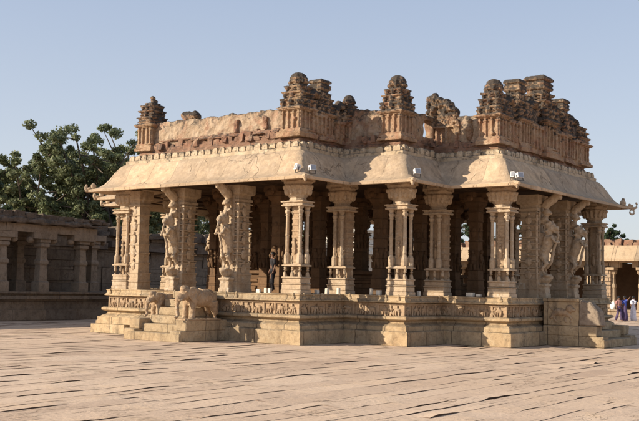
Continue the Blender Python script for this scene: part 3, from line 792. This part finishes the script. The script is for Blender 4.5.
# ------------------------------------------------------------------ small white blocks on the platform edge
BL = [(2.67,-9.28,.16,.10,.13,'small dim block on the platform edge, furthest left of the white blocks'),
      (3.02,-9.32,.10,.09,.17,'white block, left one of the close pair beside the first corner pillar'),
      (3.20,-9.32,.10,.10,.16,'white block, right one of the close pair beside the first corner pillar'),
      (4.45,-8.36,.13,.14,.14,'pale block on the platform edge right behind the first corner pillar'),
      (4.50,-7.86,.11,.13,.20,'brightest white block left of the pillar in the first inner angle'),
      (4.50,-7.22,.10,.10,.22,'upright white block by the foot of the pillar in the first inner angle'),
      (5.66,-6.92,.08,.10,.22,'slim white post standing left of a square block near the middle corner pillar'),
      (5.95,-6.90,.17,.12,.16,'squarish tan block between the slim white post and the middle corner pillar'),
      (7.0,-6.05,.10,.12,.15,'lone pale block to the right of the middle corner pillar'),
      (8.1,-4.46,.26,.16,.14,'wide low pale block left of the third corner pillar'),
      (8.42,-4.46,.16,.15,.10,'flatter pale block touching the wide block left of the third corner pillar')]
for x, y, sx, sy, h, lb in BL:
    o = MB().box(x-sx/2, x+sx/2, y-sy/2, y+sy/2, FZ+.006, FZ+h, .008).build('stone_block', M['whiteblock'], None, bevel=.01, loc=(x, y, FZ))
    tag(o, lb, 'stone block', 'small pale blocks along the platform edge')

# ------------------------------------------------------------------ ground
CAM = Vector((23.975, -34.064, 1.9)); YAW = .6487
RV = Vector((math.cos(YAW), math.sin(YAW))); FV = Vector((-math.sin(YAW), math.cos(YAW)))
def gh(x, y): return .05*noise.noise(Vector((x*.13, y*.13, 1.))) + .018*noise.noise(Vector((x*.8, y*.8, 4.)))
mb = MB(); N = 150
xs = [-60 + 110*i/N for i in range(N+1)]; ys = [-50+110*i/N for i in range(N+1)]
xs = [-900, -300, -120] + xs + [110, 300, 900]; ys = [-900, -300, -110] + ys + [120, 300, 900]
nx = len(xs)
for y in ys:
    for x in xs: mb.v.append(Vector((x, y, gh(x, y)-(.26 if -15 < x < 31 and -39 < y < 60 else .02)+.03*noise.noise(Vector((x*.5, y*.5, 8.))))))
for j in range(len(ys)-1):
    for i in range(nx-1): mb.f.append((j*nx+i, j*nx+i+1, (j+1)*nx+i+1, (j+1)*nx+i))
tag(mb.build('ground', M['sand'], smooth=True), kind='structure')
# paving of long, worn granite slabs
mb = MB(); slabv = []; x = -15.0; rs = random.Random(5)
while x < 32:
    w = rs.uniform(.28, .85); y = -40 + rs.uniform(0, 2); sdz = rs.gauss(0, .005); stx = rs.gauss(0, .008); sid = rs.random()*90
    while y < 60:
        L = rs.uniform(1.2, 3.4)
        cx, cy = x+w/2, y+L/2; v = Vector((cx, cy)) - CAM.xy; dep = v.dot(FV); lat = v.dot(RV)
        inside = (abs(cx) < PC-.4 and abs(cy) < PA-.4) or (abs(cx) < PB-.4 and abs(cy) < PB-.4) or (abs(cx) < PA-.4 and abs(cy) < PC-.4)
        if dep > 9 and abs(lat) < dep*.38+4 and not inside:
            g1 = -.004 if rs.random() < .6 else rs.uniform(0, .006); g2 = -.004
            x0, x1, y0, y1 = x+g1, x+w-g1, y+g2, y+L-g2
            nL = max(4, int(L/.22)); us = (0, .3, .6, .85, 1.)
            tlt = rs.gauss(0, .010); jump = rs.gauss(0, .0015)
            lift = 0; fa, fb = 0, 1
            if rs.random() < .78:     # lifted or broken long edge
                big = rs.random() < .10; lift = rs.uniform(.022, .04) if big else rs.choice((.004, .006, .009, .012, .017)); fa = rs.uniform(-.3, .6); fb = fa+(rs.uniform(.15, .35) if big else rs.uniform(.4, 1.3))
            gap = rs.choice((0, 0, .03, .06, .12)); ga = rs.uniform(0, .6); gb = ga+rs.uniform(.15, .6)
            tone = max(0, min(1, rs.gauss(.25, .25))); base = len(mb.v); rows = []
            for k in range(nL+1):
                t = k/nL; py = y0+(y1-y0)*t
                e0 = x0+rs.uniform(-.012, .004); e1 = x1+rs.uniform(-.008, .012)
                gs = math.sin(math.pi*(t-ga)/(gb-ga)) if ga < t < gb else 0
                e1 -= gap*gs*rs.uniform(.5, 1.1)
                ls = math.sin(math.pi*(t-fa)/(fb-fa))**.42 if fa < t < fb else 0
                ls *= rs.uniform(.55, 1.15)
                if t in (0., 1.): ls *= .3
                row = []
                for u in us:
                    px = e0+(e1-e0)*u
                    row.append((px, py, gh(px, py)+jump+tlt*(px-cx)+lift*ls*u**1.5))
                rows.append(row)
            vs = []; nu = len(us); fs = []
            for row in rows: vs += row
            for k in range(nL):
                for i in range(nu-1):
                    a = k*nu+i; fs.append((a, a+1, a+nu+1, a+nu))
            per = [i for i in range(nu)] + [k*nu+nu-1 for k in range(1, nL+1)] + [nL*nu+i for i in range(nu-2, -1, -1)] + [k*nu for k in range(nL-1, 0, -1)]
            o_ = len(vs)
            for q in per: vs.append(vs[q])
            o2 = len(vs)
            for q in per: vs.append((vs[q][0], vs[q][1], vs[q][2]-.32))
            for i in range(len(per)):
                j_ = (i+1) % len(per); fs.append((o_+j_, o_+i, o2+i, o2+j_))
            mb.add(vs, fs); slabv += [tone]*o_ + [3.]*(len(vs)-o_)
        y += L
    x += w
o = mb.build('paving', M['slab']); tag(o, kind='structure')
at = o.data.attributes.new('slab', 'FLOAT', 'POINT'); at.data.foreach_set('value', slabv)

# ------------------------------------------------------------------ galleries round the court
def gallery_pillar(mb, x, y, z0, z1, ax):
    h = z1-z0
    mb.lathe(x, y, [(.30,z0),(.30,z0+h*.16),(.22,z0+h*.18),(.20,z0+h*.45),(.25,z0+h*.48),(.25,z0+h*.52),(.19,z0+h*.56),(.17,z0+h*.74),(.27,z0+h*.77),(.27,z0+h*.82),(.21,z0+h*.84),(.28,z0+h*.88),(.38,z0+h*.9)], 4)
    a = .68; b_ = .3
    if ax == 'y': mb.box(x-b_, x+b_, y-a, y+a, z0+h*.9, z1); mb.ell((x, y-a, z0+h*.88), (.2,.18,.16)); mb.ell((x, y+a, z0+h*.88), (.2,.18,.16))
    else: mb.box(x-a, x+a, y-b_, y+b_, z0+h*.9, z1)
    mb.box(x-.3, x+.3, y-.55 if ax == 'x' else y-.3, y+.3, z0+h*.84, z0+h*.9)
GL = empty('pillared_gallery', (-15, -4, 0)); tag(GL, 'long shaded stone gallery at the left edge with pillars and a partly fallen roof', 'gallery')
mb = MB().box(-19.4, -15.0, -26, 26, -.3, .5); mb.box(-19.4, -15.14, -26, 26, .5, 1.02); mb.box(-19.4, -14.93, -26, 26, 1.02, 1.17); mb.box(-19.4, -15.1, -26, 26, 1.17, 1.28); mb.box(-19.4, -14.95, -26, 26, 1.28, 1.37)
mb.build('platform', M['grey'], GL)
for y in (-23.6,-21.2,-18.8,-16.4,-14,-11.6,-9.2,-6.9,-4.62,-2.2):
    m2 = MB(); gallery_pillar(m2, -15.4, y, 1.372, 4.22, 'y'); m2.build('pillar', M['greypl'], GL, disp=(.02, 3))
for i, (ya, yb) in enumerate(((-26,-20),(-19.98,-14),(-13.98,-6.9),(-6.88,-1.45))):
    MB().box(-15.68, -15.1, ya, yb, 4.222, 4.62, .02).build('beam', M['greypl'], GL)
m2 = MB(); y = -26
while y < -1.4:
    w = rnd.uniform(.8, 1.3); t = 4.86+rnd.uniform(-.05, .06) - (0 if y < -5 else .03*(y+5))
    m2.box(-19.3, -14.78+rnd.uniform(-.06,.06), y, min(y+w-.02, -1.3), 4.63, t); y += w
m2.build('roof_slab', M['roofrub'], GL, voxel=.06, disp=(.09, 1.7))
m2 = MB(); rr = random.Random(3)
for k in range(260):
    y = rr.uniform(-14, -.9); s = rr.uniform(.08, .34)
    m2.box(-15.0-rr.random()*1.4-s, -15.0-rr.random()*.3, y, y+s*2.2, 4.84, 4.86+rr.uniform(.08, .36) - (0 if y < -6 else .03*(y+6)), .05)
m2.build('roof_rubble', M['roofrub'], GL, disp=(.05, 2))
m2 = MB(); y = -26; 
while y < 26:
    w = rr.uniform(.9, 2.1); z = 1.372; 
    top = 4.62+.25*noise.noise(Vector((y*.6, 0, 0)))+(.1 if y < 3 else 0)
    while z < top:
        h = rr.uniform(.45, .75); m2.box(-19.9, -19.0+rr.uniform(-.05, .05), y+.012, y+w-.012, z, min(z+h-.012, top+.15)); z += h
    y += w
m2.box(-19.75, -19.25, -26, 26, 1.372, 4.3); m2.build('back_wall', M['grey'], GL, disp=(.06, 1.5))
m2 = MB()
for k in range(46):
    y = rr.uniform(-1.2, 14); s = rr.uniform(.2, .6); m2.box(-19.9, -18.8+rr.uniform(-.2,.3), y, y+s*2, 4.5, 4.72+rr.uniform(0, .42), .08)
for k in range(5): m2.box(-18.98, -18.5, 0.2+k*2.3, 2.2+k*2.3, 3.75+.15*(k % 2), 4.1+.15*(k % 2), .05)
m2.build('wall_rubble', M['roofrub'], GL, disp=(.05, 2))
# inner pillars of the left gallery
for y in (-13.9, -9.2, -4.5, .2):
    m2 = MB(); gallery_pillar(m2, -17.4, y, 1.372, 4.4, 'y'); m2.build('pillar', M['greypl'], GL)

GR = empty('pillared_gallery', (-10, 41, 0)); tag(GR, 'sunlit pillared stone gallery with a flat slab eave beyond the right end of the pavilion', 'gallery')
mb = MB().box(-40, 16, 41, 47, -.3, .35); mb.box(-40, 16, 40.9, 47, .35, .5); mb.build('platform', M['farst'], GR)
MB().box(-40, 16, 46.6, 47, .5, 4.3).build('back_wall', M['soffit'], GR)
x = -38.6
while x < 15:
    m2 = MB(); gallery_pillar(m2, x, 41.4, .502, 4.2, 'x'); m2.build('pillar', M['farst'], GR, disp=(.02, 3)); x += 2.35 if x < -6.2 or x > -5 else 1.9
MB().box(-4.62, -3.85, 41.05, 41.9, .503, 4.2).build('corner_pier', stone('blockwork', (.45,.34,.24), (.38,.28,.19), joints=(1., .3, .03, .9), bump=.05), GR)
MB().box(-40, 16, 41.1, 41.6, 4.202, 4.5).build('beam', M['farst'], GR)
mb = MB(); xs_ = -40
while xs_ < 16:
    w = rnd.uniform(1.8, 2.6); t = 5.55+rnd.uniform(-.05,.05)
    mb.add([(xx, yy, zz) for xx in (xs_+.01, xs_+w-.01) for yy, zz in ((40.2, 4.30), (40.2, 4.48), (40.9, t), (47, t+.02), (47, 4.51), (41, 4.51))],
           [(0,1,2,3,4,5),(11,10,9,8,7,6),(0,6,7,1),(1,7,8,2),(2,8,9,3),(3,9,10,4),(4,10,11,5),(5,11,6,0)]); xs_ += w
mb.build('slab_eave', M['farst'], GR)
m2 = MB()
for k in range(260):
    xx = -40+k*.21; s = rr.uniform(.2, .6); m2.box(xx, xx+s*1.6, 41.0+rr.random()*.5, 42.5, 5.5, 5.68+rr.uniform(0, .42), .06)
m2.build('roof_rubble', M['bricks'], GR, disp=(.06, 2))

# white shrine glimpsed through the pillars
SH = empty('white_shrine', (-20, 28, 0)); tag(SH, 'whitewashed carved shrine glimpsed through the dark pillars in the middle of the pavilion', 'shrine')
mb = MB().box(-22.4, -17.8, 26, 30.6, -.2, 1.4); mb.box(-22.6, -17.6, 25.8, 30.8, 1.4, 1.6); mb.build('platform', M['white'], SH)
mb = MB()
for k in range(5): mb.box(-22.0+k*.95, -21.7+k*.95, 26.3, 26.6, 1.6, 4.4)
mb.box(-21.6, -18.6, 27.2, 30, 1.6, 4.4); mb.build('wall', M['white'], SH)
mb = MB().box(-22.7, -17.5, 25.6, 30.9, 4.4, 4.65)
for k, (h, z) in enumerate(((2.1,4.65),(1.75,5.25),(1.4,5.85),(1.05,6.45),(.7,7.0))):
    mb.box(-20.1-h, -20.1+h, 28.2-h, 28.2+h, z, z+.42); mb.box(-20.1-h-.1, -20.1+h+.1, 28.2-h-.1, 28.2+h+.1, z+.42, z+.52)
    for q in range(5): mb.ell((-20.1-h+q*h/2, 28.2-h-.05, z+.3), (.18, .14, .25), seg=8, ring=6)
mb.ell((-20.1, 28.2, 7.8), (.5, .5, .5)); mb.build('roof', M['white'], SH)

# ------------------------------------------------------------------ trees
def tree(x, y, H, crown_r, label, seed, mat='leaf', nl=150, cl=315, base=.35, leaf=.115, name='broadleaf_tree', grp='trees beyond the left gallery'):
    rr = random.Random(seed); e = empty(name, (x, y, 0)); tag(e, label, 'tree', grp)
    tr = MB(); top = Vector((0, 0, H*.62)); tips = []
    tr.tube([(0, 0, -.2), (.15, .1, H*.18), (.05, -.1, H*.38), tuple(top*.95)], [H*.032, H*.024, H*.019, H*.012], 10)
    nb = max(8, int(cl/12))
    for k in range(nb):
        a = 2*math.pi*k/nb + rr.uniform(-.3, .3); h0 = H*rr.uniform(.22, .6)
        rad = crown_r*rr.uniform(.45, .82); zt = H*rr.uniform(base+.05, .80)
        p0 = Vector((0, 0, h0)); p2 = Vector((rad*math.cos(a), rad*math.sin(a), zt)); p1 = p0.lerp(p2, .5) + Vector((0, 0, -H*.03))
        tr.tube([p0, p1, p2], [H*.012, H*.008, H*.003], 6)
        for j in range(5):
            s = p1.lerp(p2, rr.random()); q = s + Vector((rr.gauss(0, 1), rr.gauss(0, 1), rr.gauss(.3, .7)))*crown_r*.2
            tr.tube([s, q], [H*.004, H*.0015], 5); tips.append(q)
        tips.append(p2)
    cr = MB(); pts = []
    for q in tips:
        if rr.random() < .8: pts += [q, q*.93+Vector((rr.gauss(0, .35), rr.gauss(0, .35), rr.gauss(0, .2)))]
    while len(pts) < cl:
        if rr.random() < .35 and tips:
            c = rr.choice(tips) + Vector((rr.gauss(0, .3), rr.gauss(0, .3), rr.gauss(0, .3)))
        else:
            u = Vector((rr.gauss(0, 1), rr.gauss(0, 1), rr.gauss(0, 1))).normalized()*rr.uniform(.45, 1)
            c = Vector((u.x*crown_r, u.y*crown_r, H*(base+1)/2 + u.z*H*(1-base)/2))
            lump = noise.noise(Vector((c.x*.33, c.y*.33, c.z*.42)) + Vector((seed, 0, 0)))
            if lump < -.10: continue
        pts.append(c)
    for c in pts:
        r = rr.uniform(.24, .55)*max(.8, crown_r/5.); 
        for k in range(nl):
            u = Vector((rr.gauss(0, 1), rr.gauss(0, 1), rr.gauss(0, 1))).normalized()*r*rr.uniform(.35, 1.05)
            u.z *= .72; p = c+u; s = leaf*rr.uniform(.6, 1.35)
            nrm = (u.normalized()*.8 + Vector((rr.gauss(0, .6), rr.gauss(0, .6), rr.gauss(.3, .6)))).normalized()
            t = nrm.cross(Vector((rr.random()-.5, rr.random()-.5, rr.random()-.5))).normalized(); b_ = nrm.cross(t)
            o = len(cr.v); cr.v += [p-t*s, p+b_*s*.55, p+t*s, p-b_*s*.55]; cr.f.append((o, o+1, o+2, o+3))
    def fin(m_, nm, mt):
        me = bpy.data.meshes.new(nm); me.from_pydata(m_.v, [], m_.f); me.update(); me.materials.append(mt)
        o = bpy.data.objects.new(nm, me); COL.objects.link(o); o.parent = e
    fin(tr, 'trunk', M['bark']); fin(cr, 'crown', M[mat])
tree(-30.0, 11.2, 15.0, 5.6, 'tallest broad olive-green tree rising behind the left end of the eave', 1, cl=639, base=.22)
tree(-34.0, 8.4, 12.6, 4.2, 'loose olive tree in the middle of the group, left of the tallest tree', 2, cl=365, base=.25)
tree(-37.4, 6.0, 9.1, 3.6, 'low thin crowned tree with a few sky gaps above the gallery roof at left', 3, cl=189, base=.2)
tree(-24.5, -1.8, 7.9, 2.4, 'darkest tree cut off by the left edge of the picture', 4, mat='leafdark', cl=126, base=.3, leaf=.15)
tree(-30.5, 17.5, 9.4, 4.6, 'bushy tree glimpsed behind the left corner pillar under the eave', 5, cl=365, base=.15)
tree(-33, 25, 10.4, 5, 'tree seen between the front pillars over the grey gallery wall', 6, cl=252, base=.12, mat='leaf')
tree(-31, 33, 9.5, 5, 'tree furthest back, barely glimpsed between the inner pillars', 7, cl=210, base=.12)
tree(-44, 13, 9.5, 4.5, 'hazy low tree just above the gallery roof at far left', 9, cl=189, base=.2)
tree(-22, 56, 11.5, 5, 'tall dark tree behind the far gallery, glimpsed right of the middle corner pillar', 11, mat='leafdark', cl=150, base=.15, grp='trees beyond the right gallery')
tree(-31, 58, 12.5, 5.5, 'wide dark tree behind the far gallery, glimpsed in the middle gap of the pavilion', 12, mat='leafdark', cl=150, base=.15, grp='trees beyond the right gallery')
tree(-16, 55, 10.5, 4, 'rounder dark tree behind the far gallery, glimpsed just left of the third corner pillar', 13, mat='leafdark', cl=130, base=.15, grp='trees beyond the right gallery')
tree(-10.2, 54.9, 9.3, 3.4, 'dark green tree behind the sunlit gallery at the right', 8, mat='leafdark', cl=168, base=.3, grp='trees beyond the right gallery')

# ------------------------------------------------------------------ people
def person(x, y, rz, label, pose, top, low, z=0., h=1.62, skirt=True):
    e = empty('person', (x, y, z)); e.rotation_euler.z = rz; tag(e, label, 'person')
    k = h/1.7
    V = {'pelvis':(0,0,.95),'waist':(0,-.01,1.1),'chest':(0,0,1.3),'neckb':(0,0,1.43),'neck':(0,-.015,1.50),'head':(0,-.03,1.60),'crown':(0,-.02,1.66),
         'hl':(.09,0,.90),'hr':(-.09,0,.90),'kl':(.10,-.03+pose.get('step',0)*-.6,.50),'kr':(-.10,-.03+pose.get('step',0)*.2,.50),
         'al':(.10,.02-pose.get('step',0),.09),'ar':(-.10,.02+pose.get('step',0),.09),'fl':(.11,-.12-pose.get('step',0),.035),'fr':(-.11,-.12+pose.get('step',0),.035),
         'sl':(.17,0,1.40),'sr':(-.17,0,1.40),'el':pose.get('el',(.22,.02,1.14)),'er':pose.get('er',(-.22,.02,1.14)),'wl':pose.get('wl',(.23,-.06,.90)),'wr':pose.get('wr',(-.23,-.06,.90))}
    rad = {'pelvis':.13,'waist':.11,'chest':.13,'neckb':.07,'neck':.052,'head':.088,'crown':.078,'hl':.085,'hr':.085,'kl':.056,'kr':.056,'al':.038,'ar':.038,'fl':.032,'fr':.032,
           'sl':.055,'sr':.055,'el':.04,'er':.04,'wl':.028,'wr':.028}
    E_ = [('pelvis','waist'),('waist','chest'),('chest','neckb'),('neckb','neck'),('neck','head'),('head','crown'),('pelvis','hl'),('pelvis','hr'),('hl','kl'),('hr','kr'),('kl','al'),('kr','ar'),('al','fl'),('ar','fr'),
          ('neckb','sl'),('neckb','sr'),('sl','el'),('sr','er'),('el','wl'),('er','wr')]
    for s in 'lr':
        w = Vector(V['w'+s]); d = (w - Vector(V['e'+s])).normalized(); side = Vector((1 if s == 'l' else -1, 0, 0)); fwd = d.cross(side)
        V['p'+s] = tuple(w+d*.06); rad['p'+s] = .03; E_.append(('w'+s, 'p'+s))
        for f in range(4):
            o = fwd*(.028*(f-1.5)/1.5); b0 = w+d*.085+o
            V[f'f{f}{s}'] = tuple(b0); V[f'g{f}{s}'] = tuple(b0+d*(.05-.006*abs(f-1.5))-side*.012); rad[f'f{f}{s}'] = .010; rad[f'g{f}{s}'] = .008
            E_ += [('p'+s, f'f{f}{s}'), (f'f{f}{s}', f'g{f}{s}')]
        V['t'+s] = tuple(w+d*.05-fwd*.045); rad['t'+s] = .010; E_.append(('w'+s, 't'+s))
    names = list(V); me = bpy.data.meshes.new('body')
    me.from_pydata([Vector(V[n])*k for n in names], [(names.index(a), names.index(b)) for a, b in E_], []); me.update()
    o = bpy.data.objects.new('tmp', me); COL.objects.link(o)
    md = o.modifiers.new('s', 'SKIN'); 
    for i, n in enumerate(names):
        sv = me.skin_vertices[0].data[i]; sv.radius = (rad[n]*k, rad[n]*k); sv.use_root = (n == 'pelvis')
    sb = o.modifiers.new('u', 'SUBSURF'); sb.levels = 1; sb.render_levels = 1
    dg = bpy.context.evaluated_depsgraph_get(); dg.update()
    bmsh = bpy.data.meshes.new_from_object(o.evaluated_get(dg)); bpy.data.objects.remove(o)
    # face: nose, brow and ears pulled out of small blobs joined to the body mesh
    fm = MB()
    fm.ell((0, -.125*k, 1.60*k), (.014*k, .022*k, .028*k), seg=8, ring=6); fm.ell((.085*k, -.03*k, 1.60*k), (.012*k, .02*k, .03*k), seg=8, ring=6); fm.ell((-.085*k, -.03*k, 1.60*k), (.012*k, .02*k, .03*k), seg=8, ring=6)
    fm.ell((0, -.108*k, 1.555*k), (.026*k, .014*k, .008*k), seg=8, ring=6)
    bm = bmesh.new(); bm.from_mesh(bmsh); vv = [bm.verts.new(v) for v in fm.v]
    for f in fm.f: bm.faces.new([vv[i] for i in f])
    bm.to_mesh(bmsh); bm.free(); bmsh.name = 'body'
    bmsh.polygons.foreach_set('use_smooth', [True]*len(bmsh.polygons)); bmsh.materials.clear(); bmsh.materials.append(M['skin'])
    b = bpy.data.objects.new('body', bmsh); COL.objects.link(b); b.parent = e
    def part(mb, nm, mt, d=(.012, 9)):
        o_ = mb.build(nm, mt, None, disp=d, smooth=True); o_.parent = e; return o_
    st = pose.get('step', 0)
    mb = MB(); prof = [(.175,.86),(.15,1.0),(.14,1.12),(.165,1.3),(.185,1.38),(.13,1.455),(.07,1.47)]
    mb.lathe(0, 0, [(r*k, z_*k) for r, z_ in prof], 16, 1, .72)
    for s in 'lr':
        a = Vector(V['s'+s])*k; c = Vector(V['e'+s])*k; mb.tube([a, a.lerp(c, .5), a.lerp(c, .85)], [.085*k, .065*k, .06*k], 10)
    part(mb, 'top', top)
    mb = MB()
    if skirt:
        mb.lathe(0, 0, [(r*k, z_*k) for r, z_ in ((.24+abs(st)*.5,.06),(.22+abs(st)*.35,.3),(.20,.6),(.19,.85),(.16,1.0),(.155,1.06))], 18, 1, .8+abs(st))
        part(mb, 'long_skirt', low, (.03, 6))
    else:
        for s in 'lr':
            mb.tube([Vector(V['h'+s])*k, Vector(V['k'+s])*k, Vector(V['a'+s])*k+Vector((0, 0, .02))], [.115*k, .09*k, .075*k], 12)
        mb.lathe(0, 0, [(.12*k, .8*k), (.165*k, .9*k), (.155*k, 1.02*k)], 16, 1, .75)
        part(mb, 'trousers', low)
    mb = MB(); mb.ell((0, 0, 1.635*k), (.098*k, .105*k, .095*k), (.25, 0, 0), 14, 10); 
    if pose.get('bun'): mb.ell((0, .1*k, 1.56*k), (.05*k, .05*k, .06*k))
    part(mb, 'hair', M['hair'], (.008, 20))
    for s_ in (-1, 1):
        pass
    return e
gw = 27.4
person(1.75, 27.4, R(60), 'walking person in dusty pink with a white bag by the far gallery', {'step':.16,'wl':(.24,-.1,.92),'bun':1}, M['pink'], M['purple'], h=1.6, skirt=False)
person(2.02, 27.7, R(-20), 'person in bright blue top and plum skirt raising one arm', {'el':(.34,-.08,1.46),'wl':(.52,-.12,1.62),'bun':1}, M['blue'], M['purple'], h=1.62)
person(2.38, 28.3, R(150), 'person in a long white robe seen from behind, right of the group', {}, M['cloth'], M['cloth'], h=1.62)
bag = MB(); bag.ell((1.42, 27.22, .98), (.17, .12, .24), None, 14, 10); bag.tube([(1.34, 27.22, 1.15), (1.46, 27.25, 1.38), (1.52, 27.22, 1.15)], .018, 6)
tag(bag.build('shoulder_bag', M['bag'], None, disp=(.03, 6), smooth=True, loc=(1.42, 27.22, .98)), 'bulging white cloth bag hanging from the left walker of the group', 'bag')
person(1.62, -7.3, R(-30), 'black-clad person standing in shade behind the front pillars', {'step':.04}, M['dark'], M['dark'], FZ, 1.45, False)
person(-.60, .5, R(15), 'silhouetted person on the dais against the bright middle gap', {'step':.05}, M['dark'], M['dark'], 2.5, 1.5, True)

# ------------------------------------------------------------------ camera, light, world
cam = bpy.data.cameras.new('camera'); co = bpy.data.objects.new('camera', cam); COL.objects.link(co); S.camera = co
cam.sensor_width = 36; cam.lens = 36*963.2/639; cam.clip_end = 3000; cam.clip_start = .1
pitch, roll = .0783, .0193
Rv = Vector((math.cos(YAW), math.sin(YAW), 0)); F0 = Vector((-math.sin(YAW), math.cos(YAW), 0)); U0 = Vector((0, 0, 1))
Fv = F0*math.cos(pitch) + U0*math.sin(pitch); Uv = U0*math.cos(pitch) - F0*math.sin(pitch)
R2 = Rv*math.cos(roll) + Uv*math.sin(roll); U2 = Uv*math.cos(roll) - Rv*math.sin(roll)
m3 = Matrix((R2, U2, -Fv)).transposed()
co.matrix_world = Matrix.Translation(CAM) @ m3.to_4x4()

EL = R(25); AZ = R(40)      # light travels towards +x,+y
sd = Vector((-math.sin(AZ)*math.cos(EL), -math.cos(AZ)*math.cos(EL), math.sin(EL)))   # towards the sun
sun = bpy.data.lights.new('sun', 'SUN'); sun.energy = 5.0; sun.angle = R(.53); sun.color = (1, .885, .72)
so = bpy.data.objects.new('sun', sun); COL.objects.link(so); so.rotation_euler = sd.to_track_quat('Z', 'Y').to_euler()
W = bpy.data.worlds.new('World'); S.world = W; W.use_nodes = True; nt = W.node_tree; nt.nodes.clear()
sky = nt.nodes.new('ShaderNodeTexSky'); sky.sky_type = 'NISHITA'; sky.sun_disc = False
sky.sun_elevation = EL; sky.sun_rotation = math.atan2(sd.x, sd.y)
sky.air_density = 1.0; sky.dust_density = 2.2; sky.ozone_density = 1.0; sky.altitude = 400
bg = nt.nodes.new('ShaderNodeBackground'); bg.inputs['Strength'].default_value = .11
ow = nt.nodes.new('ShaderNodeOutputWorld'); hz = nt.nodes.new('ShaderNodeMix'); hz.data_type = 'RGBA'; hz.inputs[0].default_value = .72
tcw = nt.nodes.new('ShaderNodeTexCoord'); spw = nt.nodes.new('ShaderNodeSeparateXYZ'); nt.links.new(tcw.outputs['Generated'], spw.inputs[0])
mr = nt.nodes.new('ShaderNodeMapRange'); mr.inputs[1].default_value = 0.; mr.inputs[2].default_value = .34; nt.links.new(spw.outputs[2], mr.inputs[0])
h2 = nt.nodes.new('ShaderNodeMix'); h2.data_type = 'RGBA'; nt.links.new(mr.outputs[0], h2.inputs[0])
h2.inputs[6].default_value = (4.7, 4.85, 5.15, 1); h2.inputs[7].default_value = (2.75, 3.3, 4.4, 1); nt.links.new(h2.outputs[2], hz.inputs[7]); nt.links.new(sky.outputs[0], hz.inputs[6]); nt.links.new(hz.outputs[2], bg.inputs[0]); nt.links.new(bg.outputs[0], ow.inputs[0])
S.render.engine = 'CYCLES'
S.view_settings.view_transform = 'Standard'; S.view_settings.look = 'None'; S.view_settings.exposure = .56; S.view_settings.gamma = 1
S.view_settings.use_curve_mapping = False
